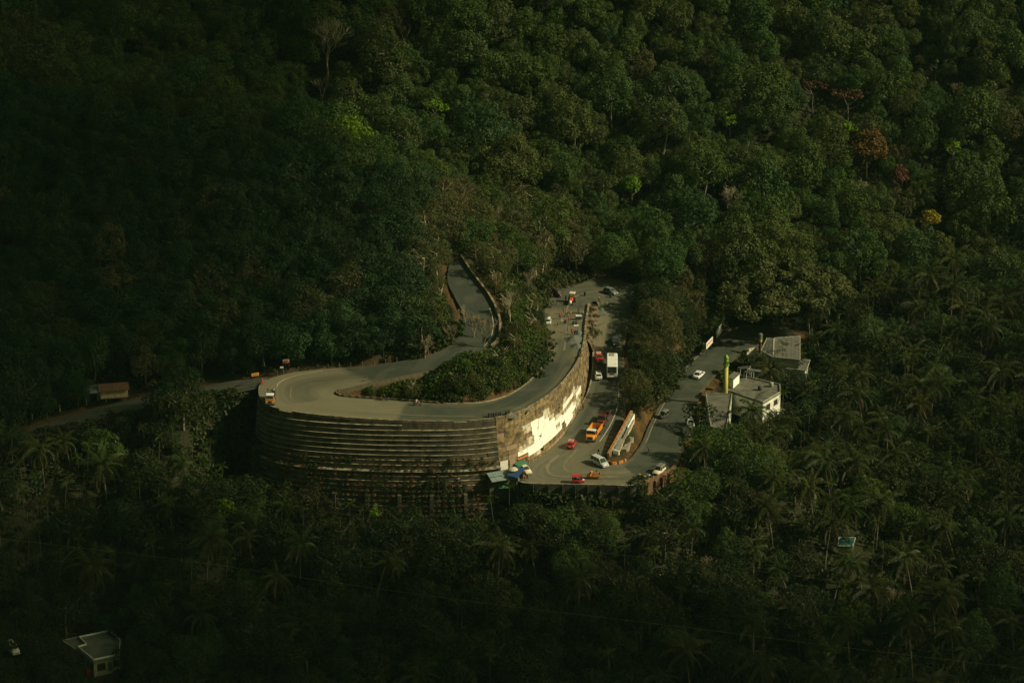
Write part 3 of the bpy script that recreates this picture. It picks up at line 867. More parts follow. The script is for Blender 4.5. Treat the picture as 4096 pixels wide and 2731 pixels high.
for px, py in ((18,1722),(60,1708),(130,1682),(165,1670),(240,1648),(347,1620),(393,1600),(425,1612),(420,1603),(500,1585)):
    p = ground(px, py); o = link("marker_post", pm2, None, (p.x, p.y, p.z)); tag(o, "white marker post beside the shaded side road at left", "bollard", "white posts along the side road")
# ------------------------------------------------------------------ vegetation meshes
G = lambda *c: [tuple(x) for x in c]
ml_forest = leafmat("forest_leaves", G((0.032,0.064,0.012),(0.044,0.080,0.013),(0.062,0.084,0.014),(0.030,0.064,0.018),(0.072,0.082,0.017),(0.040,0.076,0.013),(0.060,0.068,0.018)))
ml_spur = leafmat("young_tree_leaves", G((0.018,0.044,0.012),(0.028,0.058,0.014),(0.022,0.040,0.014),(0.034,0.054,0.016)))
ml_olive = leafmat("olive_leaves", G((0.072,0.076,0.022),(0.085,0.072,0.026),(0.060,0.078,0.018),(0.096,0.078,0.032)))
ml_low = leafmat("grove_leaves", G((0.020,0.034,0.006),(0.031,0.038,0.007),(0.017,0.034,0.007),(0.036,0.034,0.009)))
ml_lime = leafmat("lime_leaves", G((0.13,0.21,0.008),(0.10,0.18,0.010)))
ml_rust = leafmat("rust_leaves", G((0.105,0.060,0.014),(0.075,0.055,0.014)))
ml_red = leafmat("red_brown_leaves", G((0.095,0.036,0.018),(0.075,0.040,0.02)))
ml_gold = leafmat("golden_leaves", G((0.26,0.19,0.02),(0.20,0.17,0.02)))
ml_palm = leafmat("palm_leaflets", G((0.025,0.035,0.006),(0.036,0.042,0.007),(0.021,0.036,0.006),(0.046,0.044,0.009)), trans=0.18, rough=0.5)
ml_areca = leafmat("areca_leaflets", G((0.048,0.066,0.008),(0.034,0.054,0.008)), trans=0.25, rough=0.4)
ml_bush = leafmat("bush_leaves", G((0.034,0.050,0.014),(0.052,0.062,0.016),(0.026,0.046,0.012),(0.075,0.060,0.020)))
ml_mound = leafmat("creeper_leaves", G((0.040,0.072,0.010),(0.058,0.084,0.012),(0.034,0.062,0.010),(0.070,0.070,0.014)))
ml_dry = leafmat("dry_creeper", G((0.19,0.070,0.028),(0.14,0.080,0.035),(0.10,0.075,0.03)))
ml_deadfrond = leafmat('dead_frond', G((0.085,0.058,0.022),(0.065,0.045,0.02)))
m_bark = surf("grey_bark", (0.16, 0.14, 0.10), (0.07, 0.06, 0.04), 3, 0.9, vec=(1, 1, 0.2))
m_palmbark = surf("palm_stem_bark", (0.13, 0.11, 0.07), (0.05, 0.045, 0.028), 2, 0.9)
m_pale = surf("pale_bark", (0.34, 0.29, 0.18), (0.20, 0.16, 0.10), 3, 0.9, vec=(1, 1, 0.2))
m_twig = surf("twig_bark", (0.24, 0.19, 0.11), (0.14, 0.11, 0.06), 3, 0.9)

def leaf_quads(C, Nn, size, rs, asp=0.75, jit=0.7):
    """diamond leaves at C facing Nn"""
    n = len(C); Nn = Nn + rs.normal(0, jit, (n, 3)); Nn /= np.linalg.norm(Nn, axis=1)[:, None]
    a = np.cross(Nn, rs.normal(0, 1, (n, 3))); a /= np.maximum(np.linalg.norm(a, axis=1), 1e-6)[:, None]
    b = np.cross(Nn, a); s = (size * rs.uniform(0.6, 1.35, n))[:, None]
    V = np.stack([C + a * s, C + b * s * asp + Nn * s * .15, C - a * s, C - b * s * asp + Nn * s * .15], 1)
    F = np.arange(n * 4).reshape(n, 4)
    return V.reshape(-1, 3), F
def crown_mesh(name, mat, R, H, npuff, leaf, seed, dens=1.0, flat=0.0, jit=0.6, low=-0.35, pr=(0.26, 0.42), cull=0.68):
    rs = np.random.default_rng(seed)
    D = rs.normal(0, 1, (npuff * 3, 3)); D /= np.linalg.norm(D, axis=1)[:, None]; D = D[D[:, 2] > low][:npuff]
    sq = np.array([R, R * rs.uniform(.85, 1.1), H / 2])
    lob = 1 + 0.22 * np.sin(np.arctan2(D[:, 1], D[:, 0]) * rs.integers(2, 4) + rs.uniform(0, 6))
    Cn = D * sq * rs.uniform(.50, .92, (len(D), 1)) * lob[:, None]
    rad = R * rs.uniform(pr[0], pr[1], len(D))
    Vs, k = [], 0; C_all, N_all = [], []
    for c, r in zip(Cn, rad):
        n = int(26 * dens * (r / leaf) ** 2 * 0.16) + 8
        d = rs.normal(0, 1, (n, 3)); d /= np.linalg.norm(d, axis=1)[:, None]
        P = c + d * r * rs.uniform(.78, 1.06, (n, 1)) * np.array([1, 1, 0.85 - flat])
        keep = ((P * d).sum(1) > -r * 0.6) & (d[:, 2] > -0.75)
        dist = np.linalg.norm(P[:, None, :] - Cn[None], axis=2) / rad[None]
        keep &= (dist < cull).sum(1) == 0
        C_all.append(P[keep]); N_all.append(d[keep])
    C_ = np.vstack(C_all); N_ = np.vstack(N_all); N_[:, 2] += 0.25
    V, F = leaf_quads(C_, N_, leaf, rs, jit=jit)
    return np_mesh(name, V, F, mat)
def trunk_mesh(h, r, seed, mat, limbs=5, spread=3.0):
    rs = random.Random(seed); q = MB(); p = Vector((0, 0, -1.0)); k = 5
    for i in range(k):
        d = Vector((rs.uniform(-.25, .25), rs.uniform(-.25, .25), (h + 1) / k)); q.tube(p, p + d, r * (1 - i * .12), r * (1 - (i + 1) * .12), 7, cap=False); p = p + d
    for i in range(limbs):
        a = rs.uniform(0, 6.28); b = p - Vector((0, 0, rs.uniform(0, h * .35))); e = b + Vector((math.cos(a) * spread, math.sin(a) * spread, rs.uniform(1.2, 3.2)))
        mdl = b.lerp(e, .5) + Vector((0, 0, -.25)); q.tube(b, mdl, r * .5, r * .35, 5, cap=False); q.tube(mdl, e, r * .35, r * .12, 5, cap=False)
    return q.mesh("trunk", mat, True)
def bare_mesh(name, mat, h, seed, depth=5, spread=0.62, r0=0.22, up=0.35):
    rs = random.Random(seed); q = MB()
    def grow(p, d, l, r, k):
        e = p + d * l
        m_ = p.lerp(e, .5) + Vector((rs.uniform(-1, 1), rs.uniform(-1, 1), rs.uniform(-1, 1))) * l * .07
        q.tube(p, m_, r, r * .82, 4 if k > 1 else 6, cap=False); q.tube(m_, e, r * .82, r * .62, 4 if k > 1 else 6, cap=False)
        if k >= depth: return
        for _ in range(3 if k < 4 else 2):
            nd = (d + Vector((rs.uniform(-1, 1), rs.uniform(-1, 1), rs.uniform(-.5, 1) * .8 + up * .4)) * spread).normalized()
            grow(e.lerp(p, rs.uniform(0, .35)), nd, l * rs.uniform(.6, .82), max(r * .58, .028), k + 1)
    grow(Vector((0, 0, -.8)), Vector((0, 0, 1)), h * .36, r0, 0)
    return q.mesh(name, mat, False)
def frond(L_, seed, elev, width, nleaf=13, droop=1.0):
    rs = np.random.default_rng(seed)
    t = np.linspace(0, 1, nleaf + 1); V = []; F = []
    ang = elev - droop * 1.75 * t ** 1.3
    dx = np.cos(ang) * L_ / nleaf; dz = np.sin(ang) * L_ / nleaf
    x = np.concatenate([[0], np.cumsum(dx[:-1])]); z = np.concatenate([[0], np.cumsum(dz[:-1])])
    for i in range(nleaf):                                      # midrib
        b = len(V); w = 0.055 * (1 - t[i] * .7)
        V += [(x[i], -w, z[i]), (x[i + 1], -w, z[i + 1]), (x[i + 1], w, z[i + 1]), (x[i], w, z[i])]; F.append((b, b + 1, b + 2, b + 3))
    for i in range(1, nleaf + 1):
        wl_ = width * math.sin(math.pi * min(1, (t[i] * .86 + .14))) ** .6 * (1 - .25 * t[i])
        for sd in (-1, 1):
            b = len(V); dr = -0.45 * wl_ * rs.uniform(.6, 1.5); fw = wl_ * .45
            a0 = 0.5 * L_ / nleaf
            V += [(x[i] - a0 * .6, 0, z[i]), (x[i] + a0 * .6, 0, z[i]), (x[i] + a0 * .5 + fw, sd * wl_, z[i] + dr + math.sin(ang[i]) * fw), (x[i] - a0 * .2 + fw, sd * wl_ * .96, z[i] + dr + math.sin(ang[i]) * fw)]
            F.append((b, b + 1, b + 2, b + 3))
    return np.array(V, float), np.array(F)
def palm_crown(name, mat, nf, L_, width, seed, nleaf=13, emin=-0.6, emax=1.35, droop=1.0):
    rs = np.random.default_rng(seed); VV, FF_, b = [], [], 0; MI = []
    for i in range(nf):
        e = emax - (emax - emin) * (i / nf) ** 0.9 + rs.uniform(-.12, .12)
        V, F = frond(L_ * rs.uniform(.82, 1.1), seed * 97 + i, e, width, nleaf, droop * (0.75 + 0.3 * rs.random()))
        a = i * 2.399 + rs.uniform(-.2, .2); c, s_ = math.cos(a), math.sin(a); tw = rs.uniform(-.5, .5)
        y = V[:, 1] * math.cos(tw); zz = V[:, 2] + V[:, 1] * math.sin(tw)
        W = np.stack([V[:, 0] * c - y * s_, V[:, 0] * s_ + y * c, zz], -1)
        VV.append(W); FF_.append(F + b); b += len(W); MI.append(np.full(len(F), 1 if (i >= nf - 3 and nf > 12) else 0))
    return np_mesh(name, np.vstack(VV), np.vstack(FF_), [mat, ml_deadfrond], mi=np.concatenate(MI))
def palm_trunk(h, r, seed, mat, lean=1.0):
    rs = random.Random(seed); q = MB(); a = rs.uniform(0, 6.28); n = 6; pts = []
    for i in range(n + 1):
        t = i / n; o_ = lean * t ** 1.6; pts.append(Vector((math.cos(a) * o_, math.sin(a) * o_, -1 + (h + 1) * t)))
    for i in range(n): q.tube(pts[i], pts[i + 1], r * (1.3 - .5 * i / n), r * (1.3 - .5 * (i + 1) / n), 6, cap=False)
    return q.mesh("trunk", mat, True), pts[-1]

CR_F = [crown_mesh("crown", ml_forest, R, H, n, .16 + .03 * (i % 3), 10 + i, dens=.72, low=-.65, pr=(.13, .40), jit=.42) for i, (R, H, n) in enumerate([(4.6,9.5,60),(5.4,10.5,74),(6.2,11,84),(4.2,11,64),(5.0,12.5,80),(7.0,11.5,96),(5.6,8.5,66),(3.8,8.0,46)])]
CR_S = [crown_mesh("crown", ml_spur, R, H, n, .165, 30 + i, dens=0.7, jit=.5, low=-.6, pr=(.2, .5)) for i, (R, H, n) in enumerate([(3.4,6.5,30),(4.0,7,36),(3.1,7,28),(3.7,8,36)])]
CR_O = [crown_mesh("crown", ml_olive, R, H, n, .17, 50 + i, dens=.55, jit=.7, low=-.5, pr=(.2, .38)) for i, (R, H, n) in enumerate([(4.0,7.5,42),(4.8,8,50),(3.4,8.5,42)])]
CR_L = [crown_mesh("crown", ml_low, R, H, n, .19, 70 + i, dens=.7, jit=.6, low=-.5, pr=(.2, .42)) for i, (R, H, n) in enumerate([(4.0,7.5,44),(4.8,8,54),(3.4,7,36),(5.2,7.5,54)])]
TR = [trunk_mesh(h, r, 5 + i, m_bark) for i, (h, r) in enumerate([(6, .28), (7, .34), (5, .22)])]
TRP = trunk_mesh(7, .3, 44, m_pale, 7)
CC = [palm_crown("crown", ml_palm, 25, 5.9, 0.85, 100 + i, 16, -0.95, 1.4) for i in range(4)]
CT = [palm_trunk(9.5, .16, 10 + i, m_palmbark, 0.6 + i * 1.0) for i in range(4)]
AC = [palm_crown("crown", ml_areca, 8, 2.1, 0.5, 200 + i, 7, -0.3, 1.3, 1.1) for i in range(3)]
AT = [palm_trunk(9, .06, 30 + i, m_palmbark, .2 + i * .4) for i in range(3)]
BR = [bare_mesh("branches", m_pale if i % 2 == 0 else m_twig, h, 60 + i, 5 if i != 2 else 6) for i, h in enumerate([9, 7.5, 12, 8.5])]

# ------------------------------------------------------------------ what must stay visible (photograph pixels)
def strip_px(a, b, L=RL, R=RR, pad=0):
    pl = [proj(L[i]) for i in range(int(a * NS), min(int(b * NS) + 1, len(L)), 3)]; pr_ = [proj(R[i]) for i in range(int(a * NS), min(int(b * NS) + 1, len(R)), 3)]
    return [(float(x), float(y)) for x, y in pl] + [(float(x), float(y)) for x, y in reversed(pr_)]
KEEP = [strip_px(0, 5.2), [(1985,1350),(1960,1392),(1745,1462),(1565,1505),(1345,1560),(1040,1520),(1180,1470),(1480,1450),(1700,1425),(1840,1380),(1855,1240),(1960,1240),(1995,1290)], strip_px(11, 19), strip_px(18, 26), strip_px(25, 31), strip_px(31, 37.5), strip_px(37, 46), strip_px(45, 53.4), strip_px(52, 58.6),
 [(1042,1600),(1200,1660),(2000,1690),(2330,1420),(2375,1400),(2375,1560),(2120,1900),(2030,1935),(1900,1990),(1880,2020),(1500,2020),(1360,1950),(1220,1910),(1130,1880),(1052,1820)],
 [(2090,1930),(2560,1940),(2550,1985),(2440,1992),(2090,1990)],[(2580,1925),(2690,1875),(2700,1905),(2600,1960)],
 [(2370,1200),(2400,1230),(2385,1450),(2330,1450),(2345,1230)],
 [(2425,1650),(2470,1600),(2560,1680),(2560,1760),(2480,1850),(2420,1840)],
 [(2740,1560),(2770,1490),(2860,1480),(2930,1440),(2960,1500),(3120,1545),(3120,1610),(3050,1625),(2930,1600),(2905,1700),(2845,1700)],[(2985,1400),(3150,1365),(3150,1395),(3060,1420),(3000,1425)],
 [(2790,1390),(2850,1320),(2890,1310),(2830,1400),(2800,1430)],
 [(370,1535),(540,1500),(560,1560),(440,1600),(370,1580)],
 [(2885,1400),(2920,1400),(2935,1580),(2885,1580)],
 [(245,2560),(440,2520),(495,2560),(480,2690),(360,2720),(330,2650)],
 [(1015,1480),(1060,1500),(1060,1540),(1015,1520)],[(1115,1440),(1170,1440),(1170,1490),(1115,1490)],
 [(3335,2115),(3445,2115),(3445,2205),(3335,2205)],[(0,2560),(75,2560),(75,2620),(0,2620)],
 [(200,1655),(420,1625),(430,1650),(210,1700)],[(500,1592),(620,1570),(620,1600),(500,1625)],[(760,1556),(1040,1510),(1040,1550),(850,1578),(765,1588)],
 [(3002,1395),(3050,1325),(3060,1330),(3060,1380)]]
KEEP = [np.array(k, float) for k in KEEP]
def blocked(P):
    u, v = proj(P); r = np.zeros(u.shape, bool)
    for k in KEEP: r |= inpoly(u, v, k)
    return r
def bad(x, y, z, h, R, frac=0.08):
    t = np.linspace(0, 2 * math.pi, 10)[:-1]
    a = np.array([(x + math.cos(q) * R * .85 * k, y, z + h * .62 + math.sin(q) * h * .36 * k) for q in t for k in (.5, 1)] + [(x, y, z + h * .5), (x, y, z + h * .2)])
    return blocked(a).mean() > frac
moundP = np.array([(1360,1572),(1560,1520),(1760,1475),(1900,1400),(2010,1360),(2000,1230),(1990,1150),(2060,1130),(2180,1200),(2190,1400),(2110,1500),(1980,1590),(1800,1610),(1560,1595)], float)
placed = []                                   # (x, y, r)
cellm = {}
def free(x, y, sp):
    cx, cy = int(x // 8), int(y // 8)
    for i in range(cx - 1, cx + 2):
        for j in range(cy - 1, cy + 2):
            for (a, b, s) in cellm.get((i, j), ()):
                if math.hypot(x - a, y - b) < (sp + s) / 2: return False
    return True
def occupy(x, y, sp):
    cellm.setdefault((int(x // 8), int(y // 8)), []).append((x, y, sp))
def on_roadxy(x, y, d=1.5):
    return kd.find(Vector((x, y, 0)))[2] < d
trees = []
def plant(kind, x, y, z, crown, trunk, hb, s, rz, label, group=None, crown_dz=0.0, cat="tree", sz=1.0, cm=None, tname="trunk"):
    trees.append(dict(kind=kind, x=x, y=y, z=z, crown=crown, trunk=trunk, hb=hb, s=s, rz=rz, label=label, group=group, cat=cat, sz=sz, tname=tname))

# solitary trees one can point to
def special(px, py, crown, trunk, hb, s, label, kind="broadleaf_tree", sz=1.0, sp=6.0, cat="tree", top=True, tname="trunk", rz=None):
    """px, py = middle of the crown in the photograph"""
    hh_ = trunk[1].z if hb is None else hb + (2.5 if py < 1000 else 0)
    if hb is not None: hb = hh_
    g_ = ground(px, py + hh_ * s * 15.5)
    occupy(g_.x, g_.y, sp)
    trees.append(dict(kind=kind, x=g_.x, y=g_.y, z=g_.z, crown=crown, trunk=trunk, hb=hb, s=s, rz=random.uniform(0, 6.28) if rz is None else rz, label=label, group=None, cat=cat, sz=sz, special=True, tname=tname))
def cm(mat, R, H, n, leaf, seed, **k): return crown_mesh("crown", mat, R, H, n, leaf, seed, **k)
umb = crown_mesh("crown", ml_olive, 17.0, 7.0, 170, .36, 401, dens=1.35, flat=.35, pr=(.09, .15), low=-.05, jit=.5, cull=.35)
special(3100, 1160, umb, trunk_mesh(9, .5, 91, m_bark, 9, 8), 11.8, 1.0, "very wide flat umbrella tree behind the palms at the end of the right road", sp=33)
special(1400, 560, cm(ml_lime, 5.2, 11, 46, .36, 402), TR[0], 7, 1.0, "yellow green lit tree at the end of the dark spur, left of centre", sp=8)
special(3395, 510, cm(ml_lime, 2.3, 3.6, 14, .3, 403), TR[2], 5, .9, "small lime green crown above the rust coloured tree at upper right", sp=4)
special(3465, 590, cm(ml_rust, 5.2, 8, 42, .34, 404), TR[0], 6, 1.0, "rusty orange round tree on the upper right slope", sp=8)
special(3590, 705, cm(ml_red, 3.0, 5, 18, .32, 405), TR[2], 5, .9, "small red brown tree just below the rusty orange tree", sp=4)
special(3800, 590, cm(ml_lime, 3.0, 3.4, 16, .3, 406, dens=.7), TR[2], 5, .9, "small yellow green crown near the right edge of the slope", sp=4)
special(3390, 375, cm(ml_red, 5.8, 2.2, 30, .3, 407, dens=.6, flat=.4, pr=(.12, .2), low=-.3), TR[0], 6, 1.0, "flat topped reddish tree with layered branches high on the right slope", sp=8)
special(3250, 345, cm(ml_red, 4.6, 1.8, 22, .3, 408, dens=.6, flat=.4, pr=(.12, .2), low=-.3), TR[0], 6, .9, "second flat reddish crown up the slope from the layered reddish tree", sp=6)
special(3715, 880, cm(ml_gold, 3.2, 5.5, 20, .32, 409), TR[2], 5, .9, "golden yellow tree above the tall dark grove at right", sp=5)
special(3740, 255, cm(ml_lime, .8, 1.6, 6, .22, 410), TR[2], 5, .7, "tiny bright yellow green crown high on the right slope", sp=4)
special(3250, 20, cm(ml_lime, 3.0, 4.5, 18, .32, 411), TR[2], 5, .8, "pale green crown cut by the top edge of the picture", sp=4)
special(2920, 480, cm(ml_lime, 2.6, 7, 16, .3, 412, dens=.7), TR[0], 6, .8, "thin light green tree among dark crowns right of centre", sp=4)
special(1750, 430, cm(ml_lime, 4.6, 3, 28, .3, 413, dens=.7, pr=(.16, .26)), TR[0], 6, .85, "light green flat crown near the middle of the upper slope", sp=6)
special(2520, 740, cm(ml_lime, 3.6, 8, 30, .34, 414), TR[0], 6, .75, "light green lobed tree on the slope above the right end of the junction", sp=6)
special(905, 2060, cm(ml_lime, 2.7, 8, 22, .32, 415), TR[2], 6, .8, "bright green narrow tree in the lower left forest", sp=5)
special(1500, 2070, cm(ml_lime, 1.7, 7, 14, .3, 416), TR[2], 5, .8, "bright green slim tree in front of the foot of the stepped wall", sp=3)
special(2800, 1670, cm(ml_low, 4.4, 4.2, 26, .28, 417, dens=.45), TR[2], 5, .9, "sparse green tree leaning over the flat roofed roadside building", sp=4)
special(2545, 1965, cm(ml_low, 3.2, 4.5, 20, .3, 418), TR[2], 3.5, .9, "dark bushy tree in front of the parked motorcycles at the platform edge", sp=4)
special(2372, 1335, cm(ml_olive, 1.9, 2.6, 14, .26, 420), TR[2], 1.6, .9, "small dusty bush growing on top of the big wall near its upper end", sp=2, kind="wall_bush")
special(3060, 1490, CC[0], CT[0], None, 1.0, "coconut palm in front of the hall, left of the two by the mosque", kind="coconut_palm", sp=4, cat="palm tree")
special(3030, 1660, CC[1], CT[1], None, 1.05, "coconut palm in front of the mosque terrace, its fronds over the white wall", kind="coconut_palm", sp=4, cat="palm tree")
special(3195, 1440, CC[2], CT[2], None, 1.05, "tall coconut palm standing before the pale boundary wall", kind="coconut_palm", sp=4, cat="palm tree")
special(3330, 1690, CC[3], CT[3], None, 1.0, "coconut palm right of the veranda building", kind="coconut_palm", sp=4, cat="palm tree")
# bare and nearly bare trees
def bare(px, py, i, s, label, sp=4):
    g_ = ground(px, py); occupy(g_.x, g_.y, sp)
    trees.append(dict(kind="bare_tree", x=g_.x, y=g_.y, z=g_.z, crown=BR[i], trunk=None, hb=0, s=s, rz=random.uniform(0, 6.28), label=label, group=None, cat="bare tree", sz=1.0, special=True, tname="branches"))
bare(1310, 330, 2, 1.45, "tall pale bare tree standing alone on the upper left slope")
bare(1290, 420, 0, 1.0, "shorter bare tree just below the tall pale one on the upper left slope")
bare(1050, 520, 1, .8, "small brown leafless tree on the ridge of the dark spur")
bare(2040, 1300, 0, .9, "leafless tree in the middle of the green mound between the roads")
bare(1895, 1365, 1, 1.0, "thin bare tree rising in front of the upper road bend")
bare(1810, 1390, 3, .7, "small bare tree left of the upper road bend on the green mound")
bare(1700, 1445, 1, .9, "bare tree leaning over the upper road near the hairpin")
bare(1935, 1400, 3, .95, "twiggy bare tree rising before the middle of the upper road bend")
bare(1860, 1300, 0, .55, "bare tree on the forest side of the upper road bend")
bare(2110, 1180, 1, 1.0, "bare tree just above the green mound, left of the parked white hatchback")
bare(2180, 1080, 2, .8, "tall bare tree above the dark three wheeler of the junction")
bare(2080, 1000, 2, .9, "bare pale tree between the roads above the junction")
bare(1980, 960, 0, 1.0, "bare tree with thin twigs above the parapet of the upper road")
bare(1840, 850, 3, 1.0, "bare tree with level side branches beside the spur")
bare(2320, 900, 1, 1.0, "bare tree on the dark slope above the junction")
bare(2910, 900, 2, .85, "large leafless tree on the slope right of the junction")
bare(3430, 860, 2, .75, "crooked leafless tree with white limbs on the right slope")
bare(2660, 690+300, 0, .9, "leafless tree above the mound at the right end of the junction")
bare(3820, 420, 1, .9, "greyish leafless tree high on the right slope")
bare(1620, 210, 3, .9, "white stemmed bare tree near the top centre of the slope")
bare(850, 1780, 0, .7, "pale bare tree among the dark trees left of the stepped wall")
bare(2830, 2330, 1, 1.0, "leafless tree beside the cable in the lower right grove")
bare(3560, 2480, 3, .9, "leaning bare tree in the palm grove at lower right")
bare(2450, 2050, 3, .45, "bare brown tree below the platform wall")

LOOK = {"hill": "dark green rounded forest tree", "right": "dark green rounded forest tree", "spur": "small dark leafy tree", "olive": "olive brown open crowned tree",
 "mound": "small olive tree on the bank", "fore": "dark bushy tree", "coco": "coconut palm with drooping fronds", "cocol": "coconut palm with drooping fronds", "areca": "slender areca palm with pale stem"}
def zone_label(kind, u, v):
    if kind in ("hill", "right"):
        if v < 330: w = "at the top edge, above the bare trees" if u < 1700 else ("at the top edge, above the road junction" if u < 2800 else "at the top edge, above the flat reddish crowns")
        elif v < 700: w = "round the bright yellow green tree by the spur" if u < 1800 else ("halfway up the slope above the junction" if u < 2900 else "level with the rusty orange tree")
        elif u < 2400: w = "behind the upper road bend and the junction"
        elif u < 3250: w = "round the wide umbrella tree"
        else: w = "on the slope just behind the palm grove"
    elif kind == "spur":
        w = ("on the top of the shaded spur" if v < 750 else "halfway down the shaded spur" if v < 1150 else "low on the shaded spur") + (", near the picture edge" if u < 650 else ", towards the roads")
    elif kind == "olive": w = "on the green mound inside the upper hairpin" if v > 1150 else "between the spur and the junction"
    elif kind == "mound": w = "between the lower road and the right road"
    elif kind == "coco":
        w = "right of the mosque" if v < 1650 else ("near the teal shed" if v < 2250 else "below the upper cable at lower right")
        if u > 3600: w += ", towards the picture edge"
    else:
        if v < 2080: w = "below the side road" if u < 1100 else ("below the roadside building" if u > 2500 else "in front of the big wall")
        elif v < 2400: w = "above the flat roofed house" if u < 1000 else ("below the stepped wall" if u < 2100 else "below the lower hairpin")
        else: w = "beside the flat roofed house" if u < 800 else "along the bottom edge"
        if kind == "fore" and u > 3000: w += ", among the grove palms"
    l_ = LOOK[kind] + " " + w
    return l_, l_.replace("small ", "").replace("slender ", "") + " group"
# buildings stand here (world circles), filled by the building list
for px, py, z, r in ((2880,1640,-3,9),(2990,1560,-3,9),(3090,1600,-6,8),(3150,1430,-5,11),(3190,1500,-8,8),(455,1560,9,8),(370,2640,-26,10),(3390,2170,-17,4),(30,2600,-25,4)):
    P = U(px, py, z); occupy(P.x, P.y, r * 1.2)
N_TRY = 42000
X = rng.uniform(-150, 175, N_TRY); Y = rng.uniform(-140, 150, N_TRY); Z = gz_at(X, Y)
PX, PY = proj(np.stack([X, Y, Z], -1))
ok = (PX > -260) & (PX < 4360) & (PY > -60) & (PY < 3050)
rr = random.Random(11)
for i in np.nonzero(ok)[0]:
    x, y, z, u, v = X[i], Y[i], Z[i], PX[i], PY[i]
    q = rr.random()
    front = (v > 2000 - max(0, (u - 2600)) * 0.5) if u > 1000 else v > 1640 + (1000 - u) * 0.22
    palmz = u > 3080 + max(0, (1500 - v)) * 0.9 and v > 1180 + max(0, (3400 - u)) * 0.1
    if palmz or (front and u > 2750):
        coco_p = 0.62 if palmz else 0.28
        if u > 3600 and v > 1100 and v < 1300: coco_p = 0.3
        if q < coco_p: kind = "coco"
        elif q < coco_p + 0.06: kind = "areca"
        else: kind = "fore"
    elif front:
        if u < 1100 and v < 2150: kind = "areca" if q < 0.30 else ("cocol" if q < 0.45 else "fore")
        else: kind = "cocol" if q < 0.24 else ("areca" if q < 0.33 else "fore")
    elif u > 2440 and u < 2800 and 1150 < v < 1700 and y < 30: kind = "mound"
    elif inpoly(np.array([u]), np.array([v]), moundP)[0]: kind = "olive" if (q < 0.45) else None
    elif 1680 < u < 2330 and 850 < v < 1330: kind = "olive" if q < .75 else "hill"
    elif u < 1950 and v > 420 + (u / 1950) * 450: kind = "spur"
    elif u > 2950 and v > 500: kind = "right"
    else: kind = "hill"
    if kind is None: continue
    if kind in ("hill", "right"):
        j = rr.randrange(len(CR_F)); s = rr.choice([rr.uniform(.42, .75), rr.uniform(.7, 1.1), rr.uniform(.8, 1.15), rr.uniform(1.05, 1.6)]); R = [4.6,5.4,6.2,4.2,5,7.0,5.6,3.8][j] * s; sp = R * 1.0; h = 11.5 * s; hb = 5.6
        cmesh, tm = CR_F[j], TR[j % 3]
        if rr.random() < .05: cmesh = CR_O[j % 3]
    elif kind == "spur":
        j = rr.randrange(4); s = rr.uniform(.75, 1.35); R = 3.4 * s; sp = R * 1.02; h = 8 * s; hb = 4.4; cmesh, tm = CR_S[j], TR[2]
        if rr.random() < .07: cmesh = CR_O[j % 3]
    elif kind == "olive":
        j = rr.randrange(3); s = rr.uniform(.7, 1.15); R = 4 * s; sp = R * 1.25; h = 10 * s; hb = 5.6; cmesh, tm = CR_O[j], TRP
        if y < 5 and v > 1150: s *= .5; h *= .5; R *= .5; hb = 3.2; sp *= .75; cmesh = CR_O[j] if rr.random() < .5 else CR_L[j]
    elif kind == "mound":
        j = rr.randrange(3); s = rr.uniform(.5, .9); R = 3.8 * s; sp = R * 1.15; h = 8 * s; hb = 4; cmesh, tm = (CR_O + CR_L)[rr.randrange(7)], TR[2]
    elif kind == "fore":
        j = rr.randrange(4); s = rr.uniform(.7, 1.2); R = 4.2 * s; sp = R * 1.1; h = 10 * s; hb = 4.8; cmesh, tm = CR_L[j], TR[j % 3]
        if rr.random() < .25: cmesh = CR_F[rr.randrange(8)]; s *= .8
    elif kind in ("coco", "cocol"):
        j = rr.randrange(4); s = rr.uniform(.65, 1.15); R = 4.6 * s; sp = 5.2 + 1.6 * rr.random(); h = 13 * s; hb = None; cmesh, tm = CC[rr.randrange(4)], CT[j]
    else:
        j = rr.randrange(3); s = rr.uniform(.75, 1.15); R = 1.4; sp = 2.6; h = 10.5 * s; hb = None; cmesh, tm = AC[rr.randrange(3)], AT[j]
    if not free(x, y, sp): continue
    if on_roadxy(x, y, 1.2 + R * (.35 if kind not in ("areca",) else .8)): continue
    if bad(x, y, z, h + 1.0, R, .16 if (kind in ('coco', 'areca') and u < 3320) else .08): continue
    occupy(x, y, sp)
    lab, grp = zone_label(kind, u, v - h * 8)
    trees.append(dict(kind={"hill": "broadleaf_tree", "right": "broadleaf_tree", "spur": "young_tree", "olive": "olive_tree", "mound": "bank_tree", "fore": "grove_tree", "coco": "coconut_palm", "cocol": "coconut_palm", "areca": "areca_palm"}[kind],
        x=x, y=y, z=z, crown=cmesh, trunk=tm, hb=hb, s=s, rz=rr.uniform(0, 6.28), label=lab, group=grp, cat="palm tree" if "palm" in lab else "tree", sz=rr.uniform(.9, 1.15), px=u, py=v, R=R, tname="trunk"))
